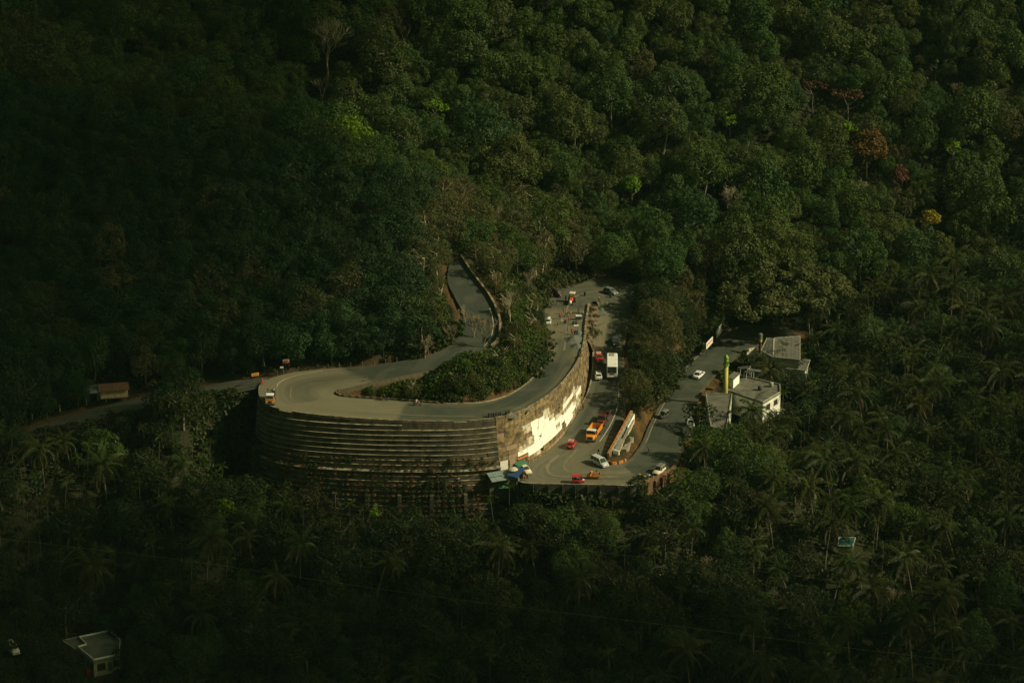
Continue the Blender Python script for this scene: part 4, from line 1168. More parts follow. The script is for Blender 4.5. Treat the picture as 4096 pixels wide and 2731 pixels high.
# at most 300 of a kind as individuals (nearest and in frame first), the rest as one mass
bykind = {}
for t in trees: bykind.setdefault(t["kind"], []).append(t)
mass = []
for k, L_ in bykind.items():
    def score(t):
        if t.get("special"): return -1e9
        out_ = not (0 < t["px"] < 4096 and 60 < t["py"] < 2860)
        return (1e5 if out_ else 0) + math.hypot(t["x"], t["y"] - CAM.y) - 6 * t["R"]
    L_.sort(key=score)
    lim = 295
    for j, t in enumerate(L_):
        if j >= lim or (score(t) > 5e4): mass.append(t); continue
        root = thing(k, t["label"], t["cat"], (t["x"], t["y"], t["z"]), t["rz"], t["group"])
        s = t["s"]
        if k == "bare_tree":
            link("branches", t["crown"], root, (0, 0, 0), (0, 0, 0), (s, s, s)); continue
        tm = t["trunk"]
        if isinstance(tm, tuple):
            top = tm[1]; link("trunk", tm[0], root, scale=(s, s, s)); link("crown", t["crown"], root, (top.x * s, top.y * s, top.z * s), (rr.uniform(-.22, .22), rr.uniform(-.22, .22), rr.uniform(0, 6)), (s * .97, s * .97, s * .97))
        else:
            link("trunk", tm, root, scale=(s, s, s)); link("crown", t["crown"], root, (0, 0, t["hb"] * s), (rr.uniform(-.1, .1), rr.uniform(-.1, .1), 0), (s, s, s * t["sz"]))
print("TREES", {k: len(v) for k, v in bykind.items()}, "mass", len(mass))

# ------------------------------------------------------------------ instanced stuff
def gn_scatter(name, pts, scales, rots, meshes, label=None):
    """one object: points carrying scale and spin, leaves of the given meshes placed on them"""
    me = bpy.data.meshes.new(name); me.from_pydata([tuple(p) for p in pts], [], [])
    a = me.attributes.new("sc", 'FLOAT', 'POINT'); a.data.foreach_set("value", np.asarray(scales, np.float32))
    a = me.attributes.new("rt", 'FLOAT', 'POINT'); a.data.foreach_set("value", np.asarray(rots, np.float32))
    a = me.attributes.new("ix", 'INT', 'POINT'); a.data.foreach_set("value", np.asarray([i % len(meshes) for i in range(len(pts))], np.int32))
    o = link(name, me)
    nt = bpy.data.node_groups.new(name, 'GeometryNodeTree')
    nt.interface.new_socket("Geometry", in_out='INPUT', socket_type='NodeSocketGeometry')
    nt.interface.new_socket("Geometry", in_out='OUTPUT', socket_type='NodeSocketGeometry')
    gi = nt.nodes.new("NodeGroupInput"); go = nt.nodes.new("NodeGroupOutput")
    def attr(nm, ty):
        n = nt.nodes.new("GeometryNodeInputNamedAttribute"); n.data_type = ty; n.inputs[0].default_value = nm; return n.outputs[0]
    g2i = nt.nodes.new("GeometryNodeGeometryToInstance")
    for m in reversed(meshes):
        po = bpy.data.objects.new("source", m)
        oi = nt.nodes.new("GeometryNodeObjectInfo"); oi.inputs[0].default_value = po
        nt.links.new(oi.outputs['Geometry'], g2i.inputs[0])
    ip = nt.nodes.new("GeometryNodeInstanceOnPoints")
    nt.links.new(gi.outputs[0], ip.inputs['Points']); nt.links.new(g2i.outputs[0], ip.inputs['Instance'])
    ip.inputs['Pick Instance'].default_value = True
    nt.links.new(attr("ix", 'INT'), ip.inputs['Instance Index'])
    cx = nt.nodes.new("ShaderNodeCombineXYZ"); nt.links.new(attr("rt", 'FLOAT'), cx.inputs[2])
    nt.links.new(cx.outputs[0], ip.inputs['Rotation'])
    nt.links.new(attr("sc", 'FLOAT'), ip.inputs['Scale'])
    nt.links.new(ip.outputs[0], go.inputs[0])
    md = o.modifiers.new("scatter", 'NODES'); md.node_group = nt
    tag(o, kind="stuff")
    return o
if mass:
    bym = {}
    for t in mass: bym.setdefault(t["crown"].name, (t["crown"], []))[1].append(t)
    pts, scs, rts, ms, ix = [], [], [], [], []
    for k, (m_, L_) in bym.items():
        ms.append(m_)
        for t in L_:
            s = t["s"]; hz = (t["hb"] if t["hb"] is not None else t["trunk"][1].z) * s
            pts.append((t["x"], t["y"], t["z"] + hz)); scs.append(s); rts.append(t["rz"]); ix.append(len(ms) - 1)
    o = gn_scatter("distant_forest", pts, scs, rts, ms)
    o.data.attributes["ix"].data.foreach_set("value", np.asarray(ix, np.int32))
# undergrowth everywhere under and between the trees
def bush(mat, R, n, leaf, seed, hz=.7, jit=.9):
    rs = np.random.default_rng(seed); d = rs.normal(0, 1, (n, 3)); d[:, 2] = np.abs(d[:, 2]); d /= np.linalg.norm(d, axis=1)[:, None]
    P = d * R * rs.uniform(.55, 1.05, (n, 1)) * np.array([1, 1, hz]); V, F = leaf_quads(P, d, leaf, rs, jit=jit); return np_mesh("bush", V, F, mat)
BU = [bush(ml_bush, 1.3, 90, .24, 300 + i) for i in range(4)] + [bush(ml_low, 1.5, 90, .26, 305 + i) for i in range(2)]
BM = [bush(ml_mound, 1.1, 210, .125, 310 + i, .9) for i in range(4)]
BD = [bush(ml_dry, .8, 60, .16, 320 + i, .7) for i in range(3)]
def scatter(name, n, x0, x1, y0, y1, meshes, smin, smax, cond, seed):
    rs = np.random.default_rng(seed); x = rs.uniform(x0, x1, n); y = rs.uniform(y0, y1, n); z = gz_at(x, y)
    u, v = proj(np.stack([x, y, z], -1)); k = (u > -150) & (u < 4250) & (v > -80) & (v < 2900)
    d = np.array([kd.find(Vector((a, b, 0)))[2] for a, b in zip(x, y)])
    sc_ = rs.uniform(smin, smax, n)
    k &= cond(x, y, z, u, v, d, sc_, rs)
    return gn_scatter(name, np.stack([x, y, z - .15], -1)[k], sc_[k], rs.uniform(0, 6.28, n)[k], meshes)
def notkeep(x, y, z, s):
    return ~blocked(np.stack([x, y, z + 0.9 * s], -1)) & ~blocked(np.stack([x, y, z + 0.2], -1))
scatter("undergrowth", 24000, -150, 175, -142, 110, BU, .55, 1.5, lambda x, y, z, u, v, d, s, rs: (d > 2.2 + s) & ~inpoly(u, v, moundP) & notkeep(x, y, z, s * 1.3), 1)
scatter("mound_creeper", 7000, -55, 15, -75, 5, BM, .8, 2.1, lambda x, y, z, u, v, d, s, rs: (d > 1.0 + .8 * s) & inpoly(u, v, moundP), 2)
slopeP = np.array([(1880,2030),(2120,1975),(2560,1990),(2560,2060),(2380,2150),(1900,2150)], float)
scatter("slope_creeper", 6000, -20, 45, -125, -84, BM, .6, 1.5, lambda x, y, z, u, v, d, s, rs: (d > 2.2) & inpoly(u, v, slopeP) & notkeep(x, y, z, s), 12)
scatter("dry_grass", 6000, -60, 80, -80, 30, BD, .35, .8, lambda x, y, z, u, v, d, s, rs: (d > 1.7) & (d < 5.5) & (rs.random(len(x)) < .4) & ~blocked(np.stack([x, y, z + .8], -1)), 3)
def px_scatter(name, polys, n, meshes, smin, smax, seed, dmin=1.0):
    rs = random.Random(seed); pts = []
    for poly, m_ in polys:
        pa = np.array(poly, float); x0, y0 = pa.min(0); x1, y1 = pa.max(0); k = 0; tries = 0
        while k < m_ and tries < m_ * 6:
            tries += 1; a, b = rs.uniform(x0, x1), rs.uniform(y0, y1)
            if not inpoly(np.array([a]), np.array([b]), pa)[0]: continue
            g_ = ground(a, b)
            if on_roadxy(g_.x, g_.y, dmin): continue
            pts.append((g_.x, g_.y, g_.z - .2)); k += 1
    gn_scatter(name, pts, [rs.uniform(smin, smax) for _ in pts], [rs.uniform(0, 6) for _ in pts], meshes)
px_scatter("bank_shrubs", [([(780,1590),(1035,1560),(1050,1640),(1040,1880),(800,1880)], 1000), ([(2640,1640),(2760,1440),(2860,1330),(2900,1290),(2800,1290),(2600,1560)], 170),
  ([(2880,1270),(3120,1250),(3120,1300),(2960,1310)], 110), ([(2140,1120),(2330,1090),(2330,1130),(2220,1170),(2180,1240),(2150,1240)], 70), ([(2870,1500),(3010,1400),(3060,1440),(3000,1500),(2900,1560)], 60),
  ([(100,1745),(300,1700),(700,1606),(760,1650),(400,1740),(150,1810)], 160), ([(2100,1978),(2560,1985),(2560,2020),(2100,2015)], 130),
  ([(1560,1430),(1830,1300),(1850,1330),(1780,1390),(1600,1440)], 50), ([(2130,1560),(2200,1440),(2195,1330),(2160,1330),(2100,1500)], 50), ([(3060,1500),(3260,1520),(3260,1700),(3130,1700)], 120)], 0, BU, .7, 1.8, 41, .5)
px_scatter('mound_brush', [([(1600,1590),(1850,1550),(1980,1480),(2125,1370),(2185,1440),(2130,1510),(2030,1572),(1900,1600),(1700,1604)], 380)], 0, BM + BD[:1] + BU[:2], .5, 1.25, 43, .9)
pts = []
for _ in range(70):
    i = random.randrange(_n - 1); t_ = random.uniform(.1, .95); p = _a[i] * (1 - t_) + _lo[i] * t_; pts.append((p[0], p[1], p[2] + .1))
gn_scatter("bank_weeds", pts, [random.uniform(.25, .6) for _ in pts], [random.uniform(0, 6) for _ in pts], BD + BU[:2])
# weeds and dry creepers hanging on the ledges of the stepped wall
pts = []
rsw = random.Random(8)
for _ in range(5500):
    s = rsw.uniform(0, 1) * LA; i = int(idxA(s)); z = rsw.choice(levels[:13]) + 1.03 + rsw.uniform(-.1, .05)
    p, n = PA[i], NA_[i]; u = proj(p)[0]
    wgt = 0.10 + 0.9 * math.exp(-((u - 1700) / 230) ** 2) * (1 if z < -0.5 else .12)
    if u < 1300 and 0 < z < 5: wgt += .15
    if rsw.random() > wgt: continue
    o_ = offA(z) + rsw.uniform(-.1, .15); pts.append((p[0] + n[0] * o_, p[1] + n[1] * o_, z))
gn_scatter("wall_creeper", pts, [rsw.uniform(.25, .85) for _ in pts], [rsw.uniform(0, 6) for _ in pts], BD + [BU[0]])
# ------------------------------------------------------------------ vehicles (local: +x forward, z up)
m_glass = surf("dark_vehicle_glass", (0.02, 0.028, 0.026), (0.035, 0.042, 0.038), 2, 0.12, spec=0.7, bstr=0.0)
m_tyre = surf("tyre_rubber", (0.018, 0.018, 0.017), (0.04, 0.037, 0.03), 5, 0.9)
m_rim = surf("wheel_rim", (0.30, 0.30, 0.28), (0.16, 0.15, 0.13), 6, 0.45, 0.6)
m_blackp = surf("black_plastic", (0.025, 0.025, 0.024), (0.05, 0.047, 0.04), 4, 0.6)
m_lamp = surf("lamp_glass", (0.75, 0.74, 0.66), (0.6, 0.58, 0.5), 5, 0.15, spec=0.7)
m_tail = surf("tail_lamp", (0.45, 0.02, 0.015), (0.3, 0.02, 0.015), 5, 0.2)
m_plate = surf("plate_white", (0.7, 0.7, 0.62), (0.55, 0.54, 0.46), 5, 0.6)
m_chrome = surf("dull_chrome", (0.5, 0.5, 0.46), (0.35, 0.34, 0.3), 5, 0.3, 0.9)
m_silver = paint("silver_paint", (0.46, 0.48, 0.45), 0.3); m_whitep = paint("white_paint", (0.74, 0.74, 0.68), 0.35)
m_redp = paint("red_paint", (0.46, 0.022, 0.028), 0.35); m_maroon = paint("maroon_paint", (0.10, 0.018, 0.016), 0.4)
m_greyp = paint("dark_grey_paint", (0.045, 0.055, 0.06), 0.3); m_greyg = paint("grey_green_paint", (0.13, 0.16, 0.14), 0.35)
m_orange = paint("orange_paint", (0.72, 0.26, 0.022), 0.4, 0.25); m_cream = paint("cream_paint", (0.62, 0.56, 0.38), 0.4)
m_yellow = paint("yellow_paint", (0.62, 0.40, 0.03), 0.4)
m_canvas = surf("grey_canvas", (0.16, 0.16, 0.13), (0.09, 0.09, 0.075), 3, 0.9)
m_tin = surf("bed_metal", (0.17, 0.19, 0.16), (0.10, 0.11, 0.10), 3, 0.6, 0.3)
def ring(x, w, z0, z1, r=.12):
    return [(x, -w + r, z0), (x, w - r, z0), (x, w, z0 + r), (x, w, z1 - r), (x, w - r, z1), (x, -w + r, z1), (x, -w, z1 - r), (x, -w, z0 + r)]
def wheel_mesh(r, w, mt=None):
    q = MB(); q.tube((0, -w / 2, 0), (0, w / 2, 0), r, r, 14); return q.mesh("tyre", m_tyre)
def rim_mesh(r, w):
    q = MB(); q.tube((0, -w / 2 - .012, 0), (0, w / 2 + .012, 0), r * .58, r * .58, 10); return q.mesh("rim", m_rim)
_wm = {}
def wheels(root, xs, ys, r=.30, w=.19):
    if (r, w) not in _wm: _wm[(r, w)] = (wheel_mesh(r, w), rim_mesh(r, w))
    a, b = _wm[(r, w)]
    for x in xs:
        for y in ys:
            t = link("wheel", a, root, (x, y, r)); link("rim", b, t)
def greenhouse(root, x0, x1, X0, X1, w0, w1, z0, z1, pm, side_split=2, roofm=None):
    B = [(x0, -w0, z0), (x1, -w0, z0), (x1, w0, z0), (x0, w0, z0)]; T_ = [(X0, -w1, z1), (X1, -w1, z1), (X1, w1, z1), (X0, w1, z1)]
    q = MB(); q.hexa(B + T_)
    q.hexa([(a * 1.0, b * .99, z1) for a, b, _ in T_] + [(a * .97, b * .88, z1 + .055) for a, b, _ in T_])
    q.build("cabin", roofm or pm, root)
    MB().slab([B[1], B[2], T_[2], T_[1]], .07).build("windscreen", m_glass, root)
    MB().slab([B[3], B[0], T_[0], T_[3]], .09).build("rear_window", m_glass, root)
    for sgn in (-1, 1):
        for k in range(side_split):
            f0, f1 = k / side_split, (k + 1) / side_split
            if sgn < 0: a, b, c, d = B[0], B[1], T_[1], T_[0]
            else: a, b, c, d = B[3], B[2], T_[2], T_[3]
            L3 = lambda p, q_, f: tuple(p[i] * (1 - f) + q_[i] * f for i in range(3))
            quad = [L3(a, b, f0), L3(a, b, f1), L3(d, c, f1), L3(d, c, f0)]
            if sgn > 0: quad = [quad[1], quad[0], quad[3], quad[2]]
            MB().slab(quad, .05).build("side_window", m_glass, root)
def car(name, label, px, py, head, pm, kind, z0=5, s=1.0, cat="car", rack=False, group=None, bumper=None):
    P = on_road(px, py, z0)
    root = thing(name, label, cat, (P.x, P.y, P.z + .01), head, group)
    L, W, H, hb, hood, trunk_, cab = dict(
        hatch=(3.65, 1.6, 1.48, .92, .80, .92, (-1.70, .95, -1.42, .25)),
        sedan=(4.3, 1.7, 1.45, .90, .82, .90, (-1.55, 1.0, -.85, .30)),
        mpv=(4.6, 1.8, 1.78, 1.0, .92, 1.0, (-2.22, 1.55, -2.0, .70)),
        suv=(4.3, 1.75, 1.85, 1.05, 1.02, 1.05, (-2.08, .85, -1.95, .45)))[kind]
    h2, w2 = L / 2, W / 2
    q = MB()
    q.loft([ring(-h2, w2 * .86, .34, trunk_ * .86), ring(-h2 + .14, w2 * .97, .24, trunk_), ring(-h2 + .9, w2, .22, hb), ring(cab[1], w2, .22, hb), ring(h2 - .45, w2 * .96, .24, hood * .95), ring(h2 - .08, w2 * .84, .26, hood * .80), ring(h2, w2 * .74, .34, hood * .68)])
    q.build("body", pm, root, True)
    greenhouse(root, cab[0], cab[1], cab[2], cab[3], w2 * .95, w2 * .76, hb - .02, H - .06, pm, 3 if kind in ("mpv", "suv") else 2)
    ax_ = h2 * .62
    wheels(root, (-ax_, ax_), (-w2 + .07, w2 - .07), .31 if kind in ("mpv", "suv") else .28)
    for sgn in (-1, 1):
        q = MB(); q.box((h2 - .07, sgn * w2 * .62, hood * .66), (.2, .34, .16)); q.build("headlight", m_lamp, root)
        q = MB(); q.box((-h2 + .03, sgn * w2 * .74, trunk_ * .74), (.12, .2, .24)); q.build("tail_light", m_tail, root)
        q = MB(); q.box((cab[1] - .35, sgn * (w2 + .09), hb + .05), (.12, .18, .13)); q.build("mirror", m_blackp, root)
    q = MB(); q.box((h2 - .02, 0, .38), (.16, W * .86, .17)); q.build("front_bumper", bumper or pm, root)
    q = MB(); q.box((-h2 + .02, 0, .40), (.16, W * .9, .19)); q.build("rear_bumper", bumper or pm, root)
    q = MB(); q.box((-h2 - .04, 0, .62), (.03, .5, .12)); q.build("number_plate", m_plate, root)
    q = MB(); q.box((h2 + .01, 0, .52), (.03, .8, .12)); q.build("grille", m_blackp, root)
    if rack:
        q = MB()
        for sy in (-.5, .5): q.box((cab[2] * .3 + cab[3] * .3, sy, H + .10), (1.3, .05, .05))
        for k in range(5): q.box((cab[2] * .3 + cab[3] * .3 - .6 + .3 * k, 0, H + .14), (.05, 1.1, .04))
        for sx in (-.55, .55):
            for sy in (-.5, .5): q.box((cab[2] * .3 + cab[3] * .3 + sx, sy, H + .04), (.05, .05, .14))
        q.build("roof_rack", m_whitep, root)
    if s != 1: root.scale = (s, s, s)
    return root
def truck(name, label, px, py, head, cabm, bedm, roofm, L, W, z0, cargo=None, bonnet=True, bedh=1.0, s=1.0, cat="truck"):
    P = on_road(px, py, z0)
    root = thing(name, label, cat, (P.x, P.y, P.z + .01), head)
    h2, w2 = L / 2, W / 2; cx1 = h2; cx0 = h2 - (1.9 if bonnet else 1.5)
    fh = .95 if L > 5 else .72
    q = MB(); q.box((-.1, 0, fh - .14), (L - .4, W * .45, .22)); q.build("chassis", m_blackp, root)
    cf = cx1 - (.75 if bonnet else .05)
    q = MB()
    q.loft([ring(cx0, w2 * .94, fh - .3, fh + .75), ring(cf, w2 * .94, fh - .3, fh + .75)])
    if bonnet: q.loft([ring(cf, w2 * .86, fh - .35, fh + .62), ring(cx1 - .1, w2 * .74, fh - .35, fh + .48), ring(cx1, w2 * .66, fh - .3, fh + .38)])
    q.build("cab", cabm, root, False)
    B = dict(x0=cx0 + .02, x1=cf - .02, X0=cx0 + .1, X1=cf - .22)
    greenhouse(root, B["x0"], B["x1"], B["X0"], B["X1"], w2 * .92, w2 * .82, fh + .73, fh + 1.38, cabm, 1, None)
    q = MB(); q.loft([ring(B["X0"] - .08, w2 * .86, fh + 1.40, fh + 1.54, .06), ring(B["X1"] + .12, w2 * .86, fh + 1.40, fh + 1.52, .06)]); q.build("cab_roof", roofm, root)
    bx0, bx1 = -h2, cx0 - .12
    q = MB(); q.box(((bx0 + bx1) / 2, 0, fh + .06), (bx1 - bx0, W, .12)); q.build("bed_floor", m_tin, root)
    for sgn in (-1, 1):
        q = MB(); q.box(((bx0 + bx1) / 2, sgn * (w2 - .04), fh + .12 + bedh / 2), (bx1 - bx0, .08, bedh))
        n = max(3, int((bx1 - bx0) / .7))
        for k in range(n + 1): q.box((bx0 + (bx1 - bx0) * k / n, sgn * (w2 + .02), fh + .12 + bedh / 2), (.08, .06, bedh * .98))
        q.build("side_board", bedm, root)
    q = MB(); q.box((bx0 + .04, 0, fh + .12 + bedh * .45), (.08, W - .1, bedh * .9)); q.build("tailboard", bedm, root)
    q = MB(); q.box((bx1 - .04, 0, fh + .12 + bedh * .6), (.08, W - .1, bedh * 1.2)); q.build("headboard", bedm, root)
    if cargo:
        q = MB(); rs = random.Random(5)
        for k in range(9): q.box((rs.uniform(bx0 + .4, bx1 - .4), rs.uniform(-w2 * .6, w2 * .6), fh + .3 + rs.uniform(0, .4)), (rs.uniform(.4, .9), rs.uniform(.3, .7), rs.uniform(.2, .5)), rs.uniform(0, 3))
        q.build("load", cargo, root)
    r = .46 if L > 5 else .32
    wheels(root, (h2 - .95, -h2 + 1.2), (-w2 + .16, w2 - .16), r, .26 if L > 5 else .2)
    for sgn in (-1, 1):
        q = MB(); q.tube((cx1 - .08, sgn * w2 * .62, fh + .05), (cx1 + .05, sgn * w2 * .62, fh + .05), .12, .12, 10); q.build("headlight", m_lamp, root)
        q = MB(); q.box((cf - .1, sgn * (w2 + .12), fh + .95), (.08, .14, .34)); q.build("mirror", m_blackp, root)
        q = MB(); q.box((bx0 - .02, sgn * w2 * .8, fh - .1), (.05, .2, .14)); q.build("tail_light", m_tail, root)
    q = MB(); q.box((cx1 + .1, 0, fh - .32), (.16, W * .96, .2)); q.build("bumper", m_chrome if L > 5 else cabm, root)
    q = MB(); q.box((cx1 + .02, 0, fh + .05), (.04, W * .42, .42)); q.build("grille", m_blackp, root)
    if s != 1: root.scale = (s, s, s)
    return root

DN = math.radians(-90)
# cars
car("silver_van", "silver people carrier turning past the tip of the lower island", 2398, 1858, pdir(66, 33), m_silver, "mpv", 0, cat="van")
car("white_car", "white hatchback seen from behind, beside the bus on the lower road", 2393, 1510, math.radians(91), m_whitep, "hatch", 3)
car("dark_grey_car", "dark grey saloon car behind the bus on the lower road", 2462, 1375, DN + .05, m_greyp, "sedan", 5)
car("red_jeep", "red off-roader with a spare wheel driving towards the viewer next to the bus", 2396, 1445, math.radians(-82), m_redp, "suv", 4, .92, rack=True, bumper=m_chrome)
car("red_car", "small red car with a white roof rack climbing away along the sunlit wall", 2286, 1785, math.radians(76), m_redp, "hatch", 1, rack=True)
car("white_saloon", "white saloon car seen from behind on the dark right road", 2795, 1507, math.radians(66), m_whitep, "sedan", -4)
car("grey_hatchback", "grey hatchback crossing the far end of the junction with headlamps towards the trees", 2442, 1175, pdir(34, 12), m_greyg, "hatch", 6)
car("parked_white_car", "white hatchback parked at the green mound next to the road workers", 2191, 1292, math.radians(88), m_whitep, "hatch", 8)
car("stall_car", "cream white car parked among the stalls at the foot of the wall", 2100, 1888, pdir(40, 26), m_cream, "hatch", 0)
car("roadside_car", "white hatchback half hidden by bushes at the roadside below the flat roofed building", 2760, 1702, pdir(10, 30), m_whitep, "hatch", -2)
car("roadside_dark_car", "dark car parked in the shade just below the white roadside hatchback", 2742, 1738, pdir(14, 20), m_greyp, "hatch", -2)
# bus
P = on_road(2448, 1488, 3); bus = thing("bus", "white bus with a brown roof hatch coming down the lower road", "bus", (P.x, P.y, P.z + .01), DN - .03)
q = MB(); q.loft([ring(-4.2, 1.18, .45, 2.9, .14), ring(-4.1, 1.22, .4, 3.0, .16), ring(3.7, 1.22, .4, 3.0, .16), ring(4.1, 1.16, .4, 2.85, .14), ring(4.25, 1.12, .45, 1.5, .12)]); q.build("body", m_whitep, bus)
q = MB(); q.loft([ring(-4.05, 1.1, 3.0, 3.07, .03), ring(3.3, 1.1, 3.0, 3.07, .03)]); q.build("roof", surf("bus_roof_paint", (0.72, 0.72, 0.64), (0.58, 0.58, 0.5), 1.5, 0.6), bus)
q = MB(); q.box((-2.9, -.08, 3.12), (1.5, 1.1, .1)); q.build("roof_hatch", surf("brown_hatch", (0.36, 0.22, 0.12), (0.28, 0.2, 0.12), 3, 0.8), bus)
MB().slab([(4.26, -1.08, 1.35), (4.26, 1.08, 1.35), (4.1, 1.06, 2.82), (4.1, -1.06, 2.82)], .05, .03, .04).build("windscreen", m_glass, bus)
MB().slab([(-4.22, 1.0, 1.6), (-4.22, -1.0, 1.6), (-4.2, -1.0, 2.7), (-4.2, 1.0, 2.7)], .05, .03).build("rear_window", m_glass, bus)
for sgn in (-1, 1):
    for k in range(7):
        q = MB(); q.box((-3.55 + k * 1.08, sgn * 1.225, 2.12), (.94, .03, .8)); q.build("side_window", m_glass, bus)
    q = MB(); q.box((4.3, sgn * .85, .85), (.1, .36, .2)); q.build("headlight", m_lamp, bus)
    q = MB(); q.box((4.15, sgn * 1.36, 2.2), (.1, .16, .42)); q.build("mirror", m_blackp, bus)
q = MB(); q.box((4.3, 0, 1.12), (.06, 1.1, .16)); q.build("grille", m_blackp, bus)
q = MB(); q.box((4.33, 0, .5), (.2, 2.3, .24)); q.build("front_bumper", m_cream, bus)
q = MB(); q.box((0, 0, .42), (8.2, 2.47, .12)); q.build("skirt", surf("green_skirt", (0.05, 0.14, 0.08), (0.04, 0.09, 0.06), 3, 0.6), bus)
wheels(bus, (-2.6, 2.9), (-1.08, 1.08), .46, .26)
# trucks
truck("orange_truck", "orange tipper truck with a white cab roof and empty bed going down the lower road", 2374, 1748, math.radians(-106), m_orange, m_orange, m_whitep, 6.6, 2.3, 1, bedh=1.0)
truck("maroon_pickup", "dark maroon pickup following right behind the orange truck", 2413, 1690, math.radians(-106), m_maroon, m_maroon, m_maroon, 5.0, 1.9, 1, cargo=m_maroon, bonnet=True, bedh=.8)
tl = truck("small_orange_truck", "small orange truck carrying two men at the left end of the upper hairpin", 1083, 1608, math.radians(-90), m_orange, m_tin, m_whitep, 5.2, 1.9, 13, cargo=m_canvas, bonnet=False, bedh=.9)
# cream jeep
jr = car("cream_jeep", "cream open jeep with canvas top parked against the brown wall on the platform edge", 2636, 1892, math.radians(-118), m_cream, "suv", -1, .9, bumper=m_blackp)
q = MB(); q.box((-.7, 0, 1.86), (2.3, 1.4, .07)); q.build("canvas_top", m_canvas, jr)
for sgn in (-1, 1):
    q = MB(); q.box((1.55, sgn * .78, .72), (.8, .24, .1)); q.build("mudguard", m_cream, jr)
# auto rickshaws
def rickshaw(label, px, py, head, z0, bodym, topm, name="auto_rickshaw", cargo=False):
    P = on_road(px, py, z0); root = thing(name, label, "rickshaw", (P.x, P.y, P.z + .01), head)
    q = MB(); q.loft([ring(-1.3, .6, .35, .85, .08), ring(.3, .62, .3, .75, .08), ring(.9, .42, .3, .95, .1), ring(1.25, .22, .35, .85, .08)]); q.build("body", bodym, root)
    q = MB(); q.hexa([(.55, -.5, .9), (.95, -.38, .9), (.95, .38, .9), (.55, .5, .9), (.40, -.52, 1.62), (.52, -.45, 1.62), (.52, .45, 1.62), (.40, .52, 1.62)]); q.build("windscreen", m_glass, root)
    if not cargo:
        q = MB(); q.loft([[(x, y, z) for y, z in ((-.64, 1.55), (-.55, 1.72), (0, 1.78), (.55, 1.72), (.64, 1.55), (0, 1.6))] for x in (-1.3, .5)]); q.build("canopy", topm, root)
        q = MB(); q.box((-1.27, 0, 1.2), (.06, 1.2, .75)); q.build("back_panel", topm, root)
        for sx, sy in ((-1.2, .6), (-1.2, -.6), (.45, .55), (.45, -.55)):
            q = MB(); q.tube((sx, sy, .8), (sx, sy, 1.6), .025, .025, 6); q.build("post", m_blackp, root)
        q = MB(); q.box((-.7, 0, .92), (.5, 1.05, .2)); q.build("seat", m_blackp, root)
    else:
        q = MB()
        q.box((-.75, .68, .85), (1.6, .05, .5)); q.box((-.75, -.68, .85), (1.6, .05, .5)); q.box((-1.55, 0, .85), (.05, 1.4, .5)); q.box((-.75, 0, .62), (1.6, 1.36, .06)); q.build("cargo_tray", bodym, root)
        q = MB(); q.loft([[(x, y, z) for y, z in ((-.5, 1.5), (0, 1.66), (.5, 1.5))] for x in (.1, .62)]); q.build("canopy", topm, root)
        q = MB(); q.box((-.7, .1, .95), (.9, .8, .6), .2); q.build("load", m_canvas, root)
    wheels(root, (-.95,), (-.56, .56), .22, .12); wheels(root, (1.0,), (0,), .22, .12)
    q = MB(); q.tube((1.22, 0, .72), (1.32, 0, .72), .1, .1, 8); q.build("headlight", m_lamp, root)
    return root
rickshaw("orange cargo three wheeler with a loaded tray beside the platform edge", 2372, 1912, math.radians(180), 0, m_orange, m_orange, "cargo_rickshaw", True)
rickshaw("red three wheeler with orange front touching the front edge of the platform", 2313, 1930, math.radians(-5), 0, m_redp, m_redp)
rickshaw("black three wheeler driving down the dark right road", 2655, 1672, math.radians(-118), -2.6, m_blackp, m_canvas)
rickshaw("dark three wheeler with a red front at the left edge of the junction", 2232, 1186, math.radians(-60), 7, m_maroon, m_blackp)
# small tractor with a mixer, by the road works
P = on_road(2286, 1212, 7); tr = thing("road_works_tractor", "red orange tractor with cream canopy standing above the group of road workers", "tractor", (P.x, P.y, P.z), math.radians(-100))
m_redo = paint("red_orange_paint", (0.60, 0.09, 0.02), 0.4)
q = MB(); q.loft([ring(-.6, .36, .7, 1.25, .1), ring(.6, .34, .7, 1.3, .1), ring(1.7, .3, .65, 1.2, .1)]); q.build("bonnet", m_redo, tr)
q = MB(); q.box((-1.0, 0, .75), (1.0, .9, .4)); q.box((-1.0, 0, 1.1), (.5, .5, .4)); q.build("seat", m_blackp, tr)
q = MB(); q.loft([[(x, y, z) for y, z in ((-.72, 2.2), (-.6, 2.32), (.6, 2.32), (.72, 2.2))] for x in (-1.7, -.1)]); q.build("canopy", m_cream, tr)
for sx, sy in ((-1.6, .6), (-1.6, -.6), (-.2, .6), (-.2, -.6)):
    q = MB(); q.tube((sx, sy, .9), (sx, sy, 2.25), .03, .03, 6); q.build("post", m_blackp, tr)
for sgn in (-1, 1):
    q = MB(); q.box((-1.0, sgn * .68, 1.32), (1.1, .3, .08)); q.build("mudguard", m_redo, tr)
wheels(tr, (-1.0,), (-.72, .72), .62, .34); wheels(tr, (1.35,), (-.55, .55), .36, .22)
q = MB(); q.lathe((2.05, 0, .5), [(.2, 0), (.36, .25), (.36, .5), (.22, .8)], 12); q.build("front_drum", m_whitep, tr)
q = MB(); q.tube((.9, .2, 1.2), (.9, .2, 1.95), .04, .04, 6); q.build("exhaust", m_blackp, tr)

